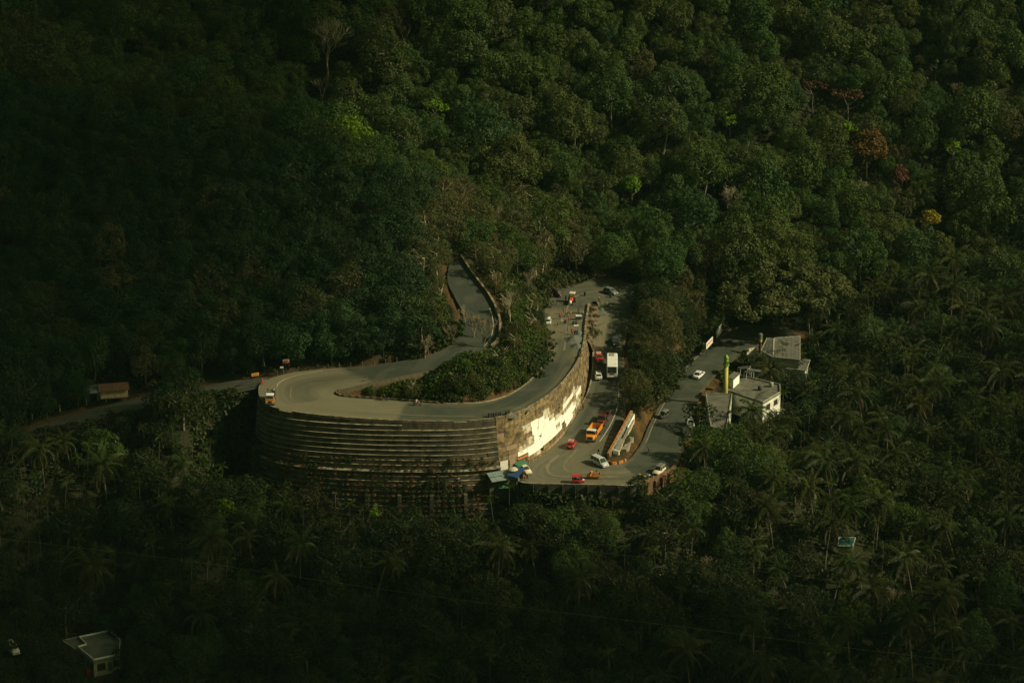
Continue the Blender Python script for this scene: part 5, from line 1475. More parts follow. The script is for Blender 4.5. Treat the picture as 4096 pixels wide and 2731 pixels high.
# motorcycles
def motorbike(label, px, py, head, z0, tank, group=None, pt=None):
    P = pt if pt is not None else on_road(px, py, z0)
    root = thing("motorcycle", label, "motorcycle", (P.x, P.y, P.z + .01), head, group)
    for x in (-.62, .66):
        q = MB(); n = 14
        rings = []
        for i in range(n):
            a = 2 * math.pi * i / n; c, s_ = math.cos(a), math.sin(a)
            rings.append([(x + (0.29 + dr) * c, dy, .3 + (0.29 + dr) * s_) for dr, dy in ((-.05, -.045), (.015, -.05), (.015, .05), (-.05, .045))])
        q.loft(rings + [rings[0]], cap=False); q.tube((x, -.03, .3), (x, .03, .3), .12, .12, 8); w_ = q.build("wheel", m_tyre, root)
    q = MB(); q.tube((-.62, 0, .3), (0, 0, .42), .04); q.tube((0, 0, .3), (.3, 0, .78), .05); q.tube((-.1, 0, .6), (.35, 0, .8), .05); q.box((0, 0, .42), (.42, .26, .3)); q.tube((-.1, .14, .3), (-.75, .16, .36), .045); q.build("frame", m_chrome, root)
    q = MB(); q.tube((.66, .07, .3), (.4, .07, .92), .028); q.tube((.66, -.07, .3), (.4, -.07, .92), .028); q.tube((.36, -.34, 1.0), (.36, .34, 1.0), .022); q.build("handlebar", m_chrome, root)
    q = MB(); q.loft([ring(-.05, .10, .68, .84, .04), ring(.15, .15, .68, .92, .06), ring(.36, .10, .72, .90, .04)]); q.build("tank", tank, root)
    q = MB(); q.loft([ring(-.72, .10, .72, .82, .03), ring(-.35, .14, .68, .78, .03), ring(-.05, .12, .68, .80, .03)]); q.build("seat", m_blackp, root)
    q = MB(); q.tube((.46, 0, .88), (.56, 0, .88), .09, .09, 8); q.build("headlight", m_lamp, root)
    q = MB(); q.loft([ring(-.95, .06, .5, .62, .02), ring(-.6, .08, .58, .68, .02)]); q.build("mudguard", tank, root)
    return root, P

# ------------------------------------------------------------------ people
m_skin = surf("brown_skin", (0.20, 0.10, 0.055), (0.17, 0.085, 0.045), 8, 0.6)
m_hair = surf("black_hair", (0.012, 0.011, 0.010), (0.02, 0.018, 0.016), 8, 0.6)
def cloth(n, c): return surf("cloth_" + n, c, tuple(x * .7 for x in c), 6, 0.9)
CL = dict(red=cloth("red", (0.42, 0.045, 0.035)), white=cloth("white", (0.66, 0.66, 0.60)), cream=cloth("cream", (0.46, 0.40, 0.26)), dark=cloth("dark", (0.03, 0.03, 0.035)),
    blue=cloth("blue", (0.06, 0.09, 0.16)), teal=cloth("teal", (0.03, 0.20, 0.15)), tan=cloth("tan", (0.26, 0.19, 0.11)), orange=cloth("orange", (0.60, 0.16, 0.03)), grey=cloth("grey", (0.22, 0.22, 0.20)), pink=cloth("pink", (0.45, 0.25, 0.2)))
POSES = {
 "stand": dict(hip=(0, 0, .92), chest=(.02, 0, 1.32), neck=(.02, 0, 1.47), head=(.03, 0, 1.63), kL=(.03, .11, .50), kR=(.0, -.11, .50), fL=(.0, .12, .06), fR=(-.03, -.12, .06), eL=(.0, .27, 1.12), eR=(.02, -.27, 1.12), hL=(.12, .28, .88), hR=(.10, -.29, .88)),
 "walk": dict(hip=(0, 0, .90), chest=(.05, 0, 1.30), neck=(.06, 0, 1.45), head=(.09, 0, 1.61), kL=(.18, .1, .50), kR=(-.06, -.1, .48), fL=(.24, .1, .06), fR=(-.34, -.1, .10), eL=(-.14, .25, 1.10), eR=(.2, -.25, 1.12), hL=(-.12, .26, .86), hR=(.38, -.22, .96)),
 "bend": dict(hip=(-.12, 0, .86), chest=(.26, 0, 1.10), neck=(.38, 0, 1.17), head=(.52, 0, 1.20), kL=(.04, .12, .48), kR=(.0, -.12, .48), fL=(-.02, .14, .06), fR=(-.10, -.12, .06), eL=(.42, .22, .88), eR=(.42, -.22, .88), hL=(.55, .14, .66), hR=(.58, -.12, .64)),
 "ride": dict(hip=(-.25, 0, .86), chest=(-.12, 0, 1.24), neck=(-.07, 0, 1.38), head=(-.03, 0, 1.54), kL=(.16, .20, .74), kR=(.16, -.20, .74), fL=(.0, .18, .32), fR=(.0, -.18, .32), eL=(.08, .28, 1.10), eR=(.08, -.28, 1.10), hL=(.34, .30, 1.02), hR=(.34, -.30, 1.02)),
 "sit": dict(hip=(0, 0, .15), chest=(.03, 0, .55), neck=(.05, 0, .70), head=(.08, 0, .86), kL=(.40, .13, .40), kR=(.42, -.13, .38), fL=(.62, .14, .06), fR=(.60, -.14, .05), eL=(.12, .25, .38), eR=(.12, -.25, .38), hL=(.36, .16, .42), hR=(.36, -.16, .42)),
}
def person_mesh(pose):
    J = POSES[pose]; V = lambda k: Vector(J[k])
    hip, chest, neck, head = V("hip"), V("chest"), V("neck"), V("head")
    vs_, es, rr_ = [], [], []
    def add(p, r, par_=None):
        vs_.append(p); rr_.append(r)
        if par_ is not None: es.append((par_, len(vs_) - 1))
        return len(vs_) - 1
    h = add(hip, .145); b = add(hip.lerp(chest, .5), .125, h); c = add(chest, .150, b); n = add(neck, .062, c)
    hd = add(neck.lerp(head, .6), .088, n); h2 = add(head + (head - neck).normalized() * .07, .092, hd)
    add(hd and head + Vector((.095, 0, -.015)), .03, hd)     # nose and chin side of the face
    for s, a in ((1, "L"), (-1, "R")):
        hj = add(hip + Vector((0, s * .09, -.06)), .098, h); k = add(V("k" + a), .064, hj); f = add(V("f" + a) + Vector((0, 0, .03)), .042, k); add(V("f" + a) + Vector((.17, 0, -.015)), .036, f)
        sh = add(chest + Vector((0, s * .17, .07)), .062, c); e = add(V("e" + a), .044, sh); w_ = add(V("h" + a), .032, e)
        d = (V("h" + a) - V("e" + a)).normalized(); pal = add(V("h" + a) + d * .07, .034, w_)
        sd = d.orthogonal().normalized()
        for t_ in (-.03, -.01, .01, .03): add(V("h" + a) + d * (.15 - abs(t_) * .6) + sd * t_, .010, pal)
        add(V("h" + a) + d * .07 + sd * .06, .011, w_)
    me = bpy.data.meshes.new("skel"); me.from_pydata([tuple(p) for p in vs_], es, [])
    o = bpy.data.objects.new("skel", me); COL.objects.link(o)
    sk = o.modifiers.new("skin", 'SKIN'); sb = o.modifiers.new("sub", 'SUBSURF'); sb.levels = 1; sb.render_levels = 1
    for i, r in enumerate(rr_): me.skin_vertices[0].data[i].radius = (r, r); me.skin_vertices[0].data[i].use_root = (i == 0)
    dg = bpy.context.evaluated_depsgraph_get(); out_ = bpy.data.meshes.new_from_object(o.evaluated_get(dg)); out_.name = "person_body"
    bpy.data.objects.remove(o)
    # clothing by region: 0 skin, 1 shirt, 2 trousers, 3 hair
    out_.materials.clear()
    for m in (m_skin, CL["cream"], CL["dark"], m_hair): out_.materials.append(m)
    up = (chest - hip).normalized(); hu = (head - neck).normalized()
    for p in out_.polygons:
        c_ = p.center; mi = 0
        th = (c_ - hip).dot(up); hh = (c_ - head).dot(hu)
        dist_h = (c_ - head).length
        if dist_h < .22 and hh > -.12: mi = 3 if (hh > .06 or (c_ - head).dot(Vector((1, 0, 0))) < -.02) else 0
        elif th < .02 or min((c_ - V("kL")).length, (c_ - V("kR")).length) < .26: mi = 2
        elif (c_ - neck).length < .09: mi = 0
        else:
            mi = 1
            for a in "LR":
                if (c_ - V("h" + a)).length < .20 and (c_ - chest).length > .22: mi = 0
        if min((c_ - V("fL")).length, (c_ - V("fR")).length) < .16: mi = 0
        p.material_index = mi; p.use_smooth = True
    return out_
PM = {k: person_mesh(k) for k in POSES}
def person(label, P, head, pose, shirt, legs, group=None):
    o = link("person", PM[pose], None, tuple(P), (0, 0, head))
    for i, m in ((1, CL[shirt]), (2, CL[legs])):
        o.material_slots[i].link = 'OBJECT'; o.material_slots[i].material = m
    return tag(o, label, "person", group)
def rp(px, py, z0): return on_road(px, py, z0)
for a in [
 ("worker in a pink shirt standing above the barrier, topmost of the road gang", 2255, 1256, 8, "stand", "pink", "tan"),
 ("worker in brown walking just behind the pink shirted man", 2264, 1266, 8, "walk", "tan", "dark"),
 ("worker in a red shirt at the left of the road gang", 2240, 1276, 8, "stand", "red", "dark"),
 ("worker in cream clothes right of the middle of the road gang", 2283, 1268, 8, "stand", "cream", "tan"),
 ("worker in red bending beside the black tar drum", 2275, 1290, 8, "bend", "red", "red"),
 ("worker in a pale shirt standing between the traffic cone and the drum", 2246, 1300, 8, "stand", "cream", "tan"),
 ("worker in dark clothes standing next to the white box", 2313, 1258, 7.5, "stand", "dark", "dark"),
 ("worker in grey trousers walking towards the sand heap", 2271, 1330, 8.5, "walk", "tan", "grey"),
 ("worker in a red shirt at the top of the large sand heap", 2298, 1338, 8.5, "bend", "red", "dark"),
 ("worker in a pink shirt left of the large sand heap", 2288, 1340, 8.5, "stand", "pink", "dark"),
 ("worker in green standing between sand heap and wall", 2313, 1339, 8.5, "stand", "teal", "grey"),
 ("person in dark clothes beside the end of the wall", 2328, 1275, 8, "stand", "dark", "blue"),
 ("person in grey leaning against the end of the wall", 2333, 1268, 8, "walk", "grey", "dark"),
 ("person in a white shirt standing alone on the right side of the junction", 2427, 1232, 6, "stand", "white", "dark"),
 ("person in a pale shirt squatting down left of the man in white", 2404, 1222, 6, "bend", "cream", "tan"),
 ("person in brown behind the bending one on the right of the junction", 2396, 1208, 6, "stand", "tan", "dark"),
 ("person in teal standing left of the tractor", 2263, 1208, 7, "stand", "teal", "dark"),
 ("person in dark clothes between the three wheeler and the tractor", 2230, 1222, 7, "walk", "dark", "grey"),
 ("person in black walking at the left end of the platform edge", 2110, 1922, 0, "walk", "dark", "dark"),
 ("person in an orange shirt crouching beside the person in black at the platform edge", 2098, 1922, 0, "bend", "orange", "dark"),
 ("person in red standing between the wall foot and the drain", 2332, 1640, 2.5, "stand", "red", "dark"),
 ("man in a dark shirt standing behind the orange cargo three wheeler", 2386, 1905, 0, "stand", "dark", "dark"),
 ("man in a red flag vest at the far left rim of the upper hairpin", 1050, 1540, 13, "stand", "red", "red"),
]:
    l_, px, py, z0, pose, sh, lg = a
    person(l_, rp(px, py, z0), random.uniform(-3, 3), pose, sh, lg)
# two men standing on the load of the small orange truck
for dx, dy, l_, sh in ((-1.9, .5, "man in a cream shirt standing at the right side of the small orange truck's load", "cream"), (-2.1, -.6, "man in a tan shirt standing at the left side of the small orange truck's load", "tan")):
    c, s_ = math.cos(tl.rotation_euler.z), math.sin(tl.rotation_euler.z)
    person(l_, (tl.location.x + dx * c - dy * s_, tl.location.y + dx * s_ + dy * c, tl.location.z + .84), math.radians(-90), "stand", sh, "dark")
# two people sitting on a ledge of the stepped wall
for px, l_, sh in ((1816, "person in a pale blue shirt on a ledge of the stepped wall, left of two", "grey"), (1829, "person in a white shirt on a ledge of the stepped wall, right of two", "white")):
    zL = min((l + 1.03 for l in levels), key=lambda z: abs(z - 0.0))
    d = [abs(proj(p)[0] - px) for p in PA]; i = int(np.argmin(d)); p, n = PA[i], NA_[i]; o_ = offA(zL - .5) - .05
    person(l_, (p[0] + n[0] * o_, p[1] + n[1] * o_, zL), math.atan2(n[1], n[0]), "sit", sh, "blue")
# riders
for l1, l2, px, py, z0, hd, tank, sh, lg in [
 ("black motorcycle at the inner kerb of the upper hairpin", "rider in black on the motorcycle at the inner kerb", 1535, 1602, 12.3, pdir(-30, -2), m_blackp, "dark", "dark"),
 ("red motorcycle on the dark asphalt of the upper road", "rider in a white shirt leaning on the red motorcycle", 1668, 1622, 12.1, pdir(30, 2), m_redp, "white", "red"),
 ("dark motorcycle just behind the silver people carrier", "rider in dark clothes behind the silver people carrier", 2394, 1822, .2, DN, m_blackp, "dark", "dark"),
 ("motorcycle coming round the right side of the lower island", "rider in a pale shirt coming round the lower island", 2592, 1812, -1, math.radians(-110), m_blackp, "grey", "dark"),
 ("motorcycle standing tight against the inner side of the wall parapet", "rider in an orange shirt beside the wall parapet", 2322, 1432, 9.8, math.radians(-100), m_blackp, "orange", "dark"),
 ("motorcycle stopped at the upper end of the orange island wall", "rider in a dark shirt at the upper end of the island wall", 2487, 1655, 1.5, math.radians(-95), m_yellow, "dark", "tan"),
]:
    mo, P = motorbike(l1, px, py, hd, z0, tank)
    person(l2, (P.x, P.y, P.z), hd, "ride", sh, lg)
for l1, px, py, hd, z0, tk in [
 ("parked black motorcycle left of two at the green mound", 2178, 1228, 2.5, 7.5, m_blackp), ("parked dark motorcycle right of two at the green mound", 2198, 1228, 2.2, 7.5, m_greyg),
 ("parked yellow motorcycle behind the dark bush at the platform edge", 2562, 1912, 2.6, 0, m_yellow), ("parked motorcycle with pale seat cover beside the cream jeep", 2600, 1914, 2.9, -.4, m_whitep),
 ("yellow motorcycle parked between the two at the platform edge", 2583, 1920, 2.7, -.3, m_yellow)]:
    motorbike(l1, px, py, hd, z0, tk)
# ------------------------------------------------------------------ road works and small things
m_tar = surf("tar_drum", (0.022, 0.026, 0.022), (0.05, 0.05, 0.04), 4, 0.6)
m_tarp = surf("green_bag", (0.03, 0.16, 0.07), (0.03, 0.09, 0.05), 5, 0.8)
m_sand = surf("grey_sand", (0.125, 0.125, 0.095), (0.085, 0.088, 0.068), 3, 0.95, bstr=.6)
q = MB(); q.lathe((0, 0, 0), [(.29, 0), (.30, .03), (.285, .06), (.285, .28), (.30, .30), (.285, .32), (.285, .56), (.30, .58), (.285, .60), (.285, .84), (.30, .87), (.27, .87), (.27, .83)], 14)
dm = q.mesh("oil_drum", m_tar)
def drum(px, py, z0, label, group=None, s=1.0):
    P = on_road(px, py, z0); o = link("oil_drum", dm, None, tuple(P), scale=(s, s, s)); tag(o, label, "drum", group)
for k, px in enumerate((1957, 1966, 1976, 1985, 1994, 2003)):
    drum(px, 1668 - k * .6, 11.8, "black drum in the row of six on the upper road edge above the wall", "row of black drums on the wall edge")
drum(2026, 1660, 11.6, "black drum left of two next to the small sand heap on the wall edge"); drum(2036, 1658, 11.6, "black drum right of two next to the small sand heap on the wall edge")
drum(2340, 1182, 6.6, "lone dark drum at the far end of the junction"); drum(2262, 1294, 8, "black tar drum between the workers in the middle of the road gang")
drum(2294, 1298, 8, "black tar drum left of the pair beside the wall end", s=.95); drum(2305, 1297, 8, "black tar drum right of the pair beside the wall end", s=.9)
drum(2443, 1190, 6, "dark drum in front of the grey hatchback at the junction")
def heap(px, py, z0, rx, ry, h, label, seed, rot=0.0):
    P = on_road(px, py, z0); rs = np.random.default_rng(seed); n = 22; R_ = np.linspace(0, 1, 8); A = np.linspace(0, 2 * math.pi, n + 1)[:-1]
    V = [(0, 0, h)]; wob = 1 + .14 * np.sin(A * 2 + seed) + .07 * np.sin(A * 5 + seed)
    for r in R_[1:]:
        for a, w in zip(A, wob): V.append((rx * r * w * math.cos(a), ry * r * w * math.sin(a), h * (1 - r) ** 1.15 * (1 + .08 * rs.normal()) - .02))
    q = MB(); F = [(0, 1 + i, 1 + (i + 1) % n) for i in range(n)]
    for k in range(len(R_) - 2):
        for i in range(n):
            a = 1 + k * n + i; b = 1 + k * n + (i + 1) % n; F.append((a, a + n, b + n, b))
    q.add(V, F); o = q.build("sand_heap", m_sand, None, True, loc=(P.x, P.y, P.z), rot=(0, 0, rot)); tag(o, label, "sand heap")
heap(2296, 1362, 8.8, 2.3, 4.2, 1.15, "large grey sand heap on the upper road below the workers", 1)
heap(2308, 1388, 9.2, 1.6, 2.6, .9, "smaller grey sand heap just below the large one", 2)
heap(2315, 1334, 8.4, 1.2, 2.6, .7, "low greenish grey heap between the workers and the wall", 3)
heap(2040, 1660, 11.6, 1.6, 1.6, .8, "small sand heap on the wall edge beside the black drums", 4)
heap(2113, 1642, 11.2, .7, .7, .35, "little dark heap on the wall edge right of the drums", 5)
heap(2409, 1243, 6, 1.6, 3.0, .35, "flat dark pile of rubble on the right side of the junction", 6)
q = MB(); q.lathe((0, 0, 0), [(.34, 0), (.34, .04), (.2, .05), (.05, .7), (.02, .72)], 12); P = on_road(2231, 1300, 8)
o = q.build("traffic_cone", surf("dull_cone", (0.22, 0.08, 0.03), (0.1, 0.06, 0.03), 6, 0.8), None, loc=tuple(P)); tag(o, "small dark traffic cone left of the road workers", "cone")
P = on_road(2293, 1262, 8); bar_ = thing("road_barrier", "long low barrier plank on trestles above the road workers", "barrier", tuple(P), math.radians(-4))
q = MB(); q.box((0, 0, .72), (3.4, .08, .22)); q.build("plank", m_blackp, bar_)
for sx in (-1.4, 1.4):
    q = MB(); q.box((sx, .2, .35), (.08, .08, .7)); q.box((sx, -.2, .35), (.08, .08, .7)); q.build("trestle", m_blackp, bar_)
P = on_road(2315, 1277, 8); bx = thing("tool_box", "white topped tool box on wheels beside the worker in dark clothes", "tool box", tuple(P), .1)
q = MB(); q.box((0, 0, .5), (1.3, .9, .7)); q.build("box", m_blackp, bx); q = MB(); q.box((0, 0, .9), (1.4, 1.0, .1)); q.build("lid", m_whitep, bx); wheels(bx, (-.4, .4), (-.42, .42), .18, .08)
q = MB(); q.loft([ring(-.8, .3, 0, .2, .1), ring(-.3, .5, 0, .55, .2), ring(.4, .45, 0, .5, .2), ring(.8, .25, 0, .2, .1)]); P = on_road(2405, 1240, 6)
o = q.build("sack", m_tarp, None, True, loc=tuple(P)); tag(o, "green sack lying on the rubble at the right of the junction", "sack")
q = MB(); q.box((0, 0, .04), (1.2, .7, .06), .2); P = on_road(2305, 1302, 8); o = q.build("white_sheet", m_whitep, None, loc=tuple(P)); tag(o, "white sheet lying in front of the pair of tar drums", "sheet")
# a dog
m_dog = surf("tan_fur", (0.22, 0.15, 0.09), (0.15, 0.1, 0.06), 8, 0.9)
def dogmesh():
    vs_ = [(0,0,.52),(-.32,0,.50),(.30,0,.54),(.46,0,.68),(.60,0,.72),(.74,0,.68),(-.50,0,.56),(-.62,0,.70)]; es = [(0,1),(0,2),(2,3),(3,4),(4,5),(1,6),(6,7)]; rr_ = [.11,.10,.13,.07,.075,.04,.025,.015]
    for s in (1,-1):
        b = len(vs_); vs_ += [(.28,s*.08,.30),(.29,s*.08,.04),(-.30,s*.08,.34),(-.40,s*.08,.20),(-.34,s*.08,.04)]; rr_ += [.04,.025,.055,.03,.025]; es += [(2,b),(b,b+1),(1,b+2),(b+2,b+3),(b+3,b+4)]
        vs_.append((.56,s*.06,.83)); rr_.append(.018); es.append((4,len(vs_)-1))
    me = bpy.data.meshes.new("skel"); me.from_pydata(vs_, es, []); o = bpy.data.objects.new("skel", me); COL.objects.link(o)
    o.modifiers.new("skin", 'SKIN'); sb = o.modifiers.new("sub", 'SUBSURF'); sb.levels = 1
    for i, r in enumerate(rr_): me.skin_vertices[0].data[i].radius = (r, r); me.skin_vertices[0].data[i].use_root = (i == 0)
    out_ = bpy.data.meshes.new_from_object(o.evaluated_get(bpy.context.evaluated_depsgraph_get())); bpy.data.objects.remove(o); out_.materials.clear(); out_.materials.append(m_dog)
    for p in out_.polygons: p.use_smooth = True
    return out_
o = link("dog", dogmesh(), None, tuple(on_road(1460, 1525, 13.5)), (0, 0, .2)); tag(o, "small dark animal at the inner edge of the upper hairpin, in front of the shrubs", "dog")

# ------------------------------------------------------------------ signs
def text(s, size, mat, parent, loc, rot, name="lettering"):
    c = bpy.data.curves.new(name, 'FONT'); c.body = s; c.size = size; c.align_x = 'CENTER'; c.align_y = 'CENTER'; c.extrude = .01; c.materials.append(mat)
    o = bpy.data.objects.new(name, c); COL.objects.link(o); o.parent = parent; o.location = loc; o.rotation_euler = rot; return o
def board(px, py, w, h, zup, mat, name, label, rz=0.0, posts=2, g=None, tilt=0.0):
    """px, py: middle of the board in the photograph"""
    P = g if g is not None else ground(px, py + zup * 15.8)
    root = thing(name, label, "sign", tuple(P), rz)
    q = MB(); q.box((0, 0, 0), (w, .06, h)); q.build("panel", mat, root, loc=(0, 0, zup), rot=(0, tilt, 0))
    for sx in ((-w * .4, w * .4) if posts == 2 else (0,)):
        q = MB(); q.tube((sx, .06, -.6), (sx, .06, zup), .05, .05, 6); q.build("post", m_postd, root)
    return root
m_osign = surf("orange_sign_paint", (0.72, 0.28, 0.03), (0.55, 0.24, 0.04), 4, 0.6); m_blank = surf("board_white", (0.72, 0.68, 0.56), (0.58, 0.54, 0.44), 2, 0.7)
m_rsign = surf("red_sign_paint", (0.55, 0.05, 0.03), (0.42, 0.06, 0.04), 3, 0.6); m_ink = surf("dark_ink", (0.04, 0.03, 0.02), None, 3, 0.8)
LP = lambda px, py, z: U(px, py, z)
gO = Vector(tuple(stn(12.2)[0])); gO = on_road(1022, 1532, 12.5)
r = board(0, 0, 1.65, .62, 2.0, m_osign, "direction_sign", "orange direction board with dark markings where the side road meets the upper hairpin", math.radians(24), 2, gO)
for k, x in enumerate((-.5, -.25, 0, .22, .48)):
    q = MB(); q.box((x, -.04, 2.0 + x * 0), (.17, .02, .2)); q.build("marking", m_ink, r)
g2 = on_road(1140, 1494, 13.5); g2 = g2 + Vector((.2, 1.0, 0))
r = board(0, 0, 1.4, .85, 2.5, m_blank, "advert_sign", "red and white sign on a post above the upper hairpin", math.radians(20), 1, g2)
q = MB(); q.box((0, -.045, 2.22), (1.36, .02, .36)); q.build("red_band", m_rsign, r)
q = MB(); q.box((-.1, -.045, 2.62), (.95, .02, .16)); q.build("red_band", m_rsign, r)
g3 = on_road(1127, 1499, 13.5) + Vector((0, .6, 0)); board(0, 0, .72, .36, 1.5, m_blank, "small_sign", "small white sign on a short post left of the red and white sign", .1, 1, g3)
# billboards at the right road
def quad_sign(pts, z, mat, name, label, th=.12, legs=True):
    W_ = [U(px, py, zz) for (px, py), zz in zip(pts, z)]; c = sum(W_, Vector()) / 4
    root = thing(name, label, "billboard", tuple(c)); n = (W_[1] - W_[0]).cross(W_[3] - W_[0]).normalized()
    q = MB(); q.hexa([p - c for p in W_] + [p - c - n * th for p in W_]); q.build("panel", mat, root)
    if legs:
        for f in (.15, .85):
            p = W_[0].lerp(W_[1], f) - c - n * .1; zg = terrain_z(p.x + c.x, p.y + c.y) - c.z - .4
            q = MB(); q.tube((p.x, p.y, zg), (p.x, p.y, p.z + .8), .06, .06, 6); q.build("post", m_postd, root)
    return root, W_, n, c
zb = -2.8
A_, B_ = U(2826, 1398, zb), U(2848, 1370, zb)
def upright(A, B, h, mat, name, label):
    c = (A + B) / 2; root = thing(name, label, "billboard", tuple(c)); d = (B - A); n = Vector((d.y, -d.x, 0)).normalized()
    if n.y > 0: n = -n
    q = MB(); lo = [A - c, B - c]; q.hexa([lo[0], lo[1], lo[1] - n * .12, lo[0] - n * .12] + [p + Vector((0, 0, h)) for p in (lo[0], lo[1], lo[1] - n * .12, lo[0] - n * .12)]); q.build("panel", mat, root)
    for f in (.12, .88):
        p = A.lerp(B, f) - c - n * .15; zg = terrain_z(A.lerp(B, f).x, A.lerp(B, f).y) - c.z - .5
        q = MB(); q.tube((p.x, p.y, min(zg, -.5)), (p.x, p.y, h * .9), .06, .06, 6); q.build("post", m_postd, root)
    return root, n, c, d
r, n, c, d = upright(U(2825, 1398, zb), U(2851, 1370, zb), 1.55, m_blank, "billboard", "white billboard with red lettering on the bank above the right road")
ang = math.atan2(d.y, d.x)
for k in range(5):
    f = .16 + k * .17; p = d * (f - .5) + n * .03 + Vector((0, 0, .85 + (.12 if k % 2 else 0)))
    q = MB(); q.box(tuple(p), (d.length * .11, .03, .38), ang); q.build("lettering", m_rsign, r)
upright(U(2866, 1353, zb), U(2886, 1328, zb), 2.1, surf("grey_board", (0.25, 0.26, 0.19), (0.16, 0.17, 0.12), 2, .8), "billboard", "grey blank billboard farther up the bank behind the white one")

# ------------------------------------------------------------------ buildings
m_roofc = surf("flat_roof_concrete", (0.13, 0.125, 0.09), (0.065, 0.063, 0.045), .6, 0.95, bstr=.3, detail=6); m_wallw = surf("lime_washed_wall", (0.74, 0.73, 0.62), (0.50, 0.49, 0.38), .9, 0.85, detail=6)
m_wallg = surf("grey_plaster", (0.30, 0.30, 0.22), (0.19, 0.19, 0.14), .9, 0.9, detail=6); m_tile = surf("clay_tiles", (0.13, 0.055, 0.022), (0.06, 0.035, 0.018), 2, 0.9); m_dark = surf("dark_opening", (0.012, 0.012, 0.01), (0.02, 0.02, 0.016), 3, .8)
m_wood = surf("brown_wood", (0.12, 0.06, 0.03), (0.08, 0.045, 0.025), 4, .8); m_asb = surf("weathered_sheet_roof", (0.13, 0.125, 0.09), (0.07, 0.068, 0.05), .8, .95, detail=6)
def prism(pts_px, ztop, h, name, label, wallm, roofm, parapet=.0, cat="building", over=.15):
    """building whose flat roof has these photograph corners at height ztop; goes h metres down"""
    W_ = [U(a, b, ztop) for a, b in pts_px]
    c = sum(W_, Vector()) / len(W_); c.z = ztop - h
    ar = sum(W_[i].x * W_[(i + 1) % len(W_)].y - W_[(i + 1) % len(W_)].x * W_[i].y for i in range(len(W_)))
    if ar < 0: W_ = W_[::-1]
    root = thing(name, label, cat, tuple(c)); n = len(W_)
    rel = [(p.x - c.x, p.y - c.y) for p in W_]
    q = MB(); q.loft([[(x, y, 0) for x, y in rel], [(x, y, h - .18) for x, y in rel]]); q.build("wall", wallm, root)
    k = 1 + over / max(1, min(abs(x) + abs(y) for x, y in rel)) * 1.5
    q = MB(); q.loft([[(x * k, y * k, h - .18) for x, y in rel], [(x * k, y * k, h) for x, y in rel]]); q.build("roof", roofm, root)
    if parapet:
        for i in range(n):
            a, b = Vector(rel[i]), Vector(rel[(i + 1) % n]); d = (b - a); L_ = d.length; m_ = (a + b) / 2; nn = Vector((d.y, -d.x)).normalized() * -.08
            q = MB(); q.box((m_.x + nn.x, m_.y + nn.y, h + parapet / 2), (L_ - .02, .16, parapet), math.atan2(d.y, d.x)); q.build("parapet", m_wallw if name == "flat_roof_house" else m_wallg, root)
    return root, rel, h
def opening(root, rel, i, f, zc, w, h_, name="window", mat=None, frame=True):
    a, b = Vector(rel[i]), Vector(rel[(i + 1) % len(rel)]); d = (b - a).normalized(); n = Vector((d.y, -d.x)); p = a.lerp(b, f)
    ang = math.atan2(d.y, d.x); q = MB(); q.box((p.x + n.x * .01, p.y + n.y * .01, zc), (w, .06, h_), ang); o = q.build(name, mat or m_dark, root)
    if frame:
        q = MB()
        for s_ in (-1, 1):
            q.box((p.x + n.x * .05 + d.x * s_ * w / 2, p.y + n.y * .05 + d.y * s_ * w / 2, zc), (.09, .1, h_ + .16), ang); q.box((p.x + n.x * .05, p.y + n.y * .05, zc + s_ * h_ / 2), (w, .1, .09), ang)
        q.build("frame", m_wood if name == "window" else m_wallg, o)
    return o
# long flat roofed building along the right road
r, rel, h = prism([(2822,1573),(2929,1577),(2905,1725),(2842,1707)], -.6, 7.5, "roadside_building", "long flat roofed white building beside the right road under a leaning tree", m_wallw, m_roofc, .22)
for i in range(4):
    if rel[i][0] > 0 and rel[(i + 1) % 4][0] > 0:
        for f in (.15, .4, .65, .88): opening(r, rel, i, f, h - 1.9, 1.3, 1.2)
# mosque with terraces
r, rel, h = prism([(2900,1560),(2958,1503),(3120,1540),(3122,1570),(3052,1612)], -.3, 5.0, "mosque_building", "pale two storey building with a terrace roof behind the yellow minaret", m_wallw, m_roofc, .35)
for i in range(5):
    a, b = rel[i], rel[(i + 1) % 5]
    if (a[0] + b[0]) / 2 > 2:
        for f in (.3, .72): opening(r, rel, i, f, h - 1.6, 1.5, 1.2)
r, rel, h = prism([(2985,1622),(3062,1600),(3134,1638),(3066,1662)], -5.0, 5.0, "veranda_building", "lower building with a flat projecting roof slab below the mosque terrace", m_wallw, m_roofc, 0, over=.5)
for i in range(4): opening(r, rel, i, .5, h - 1.8, 1.4, 1.3)
# stair room with a bright wall
r, rel, h = prism([(2912,1507),(2936,1487),(2958,1493),(2934,1515)], 2.0, 2.3, "stair_room", "small rooftop room with a brilliant white wall right of the minaret", m_white, m_roofc, 0, over=.25)
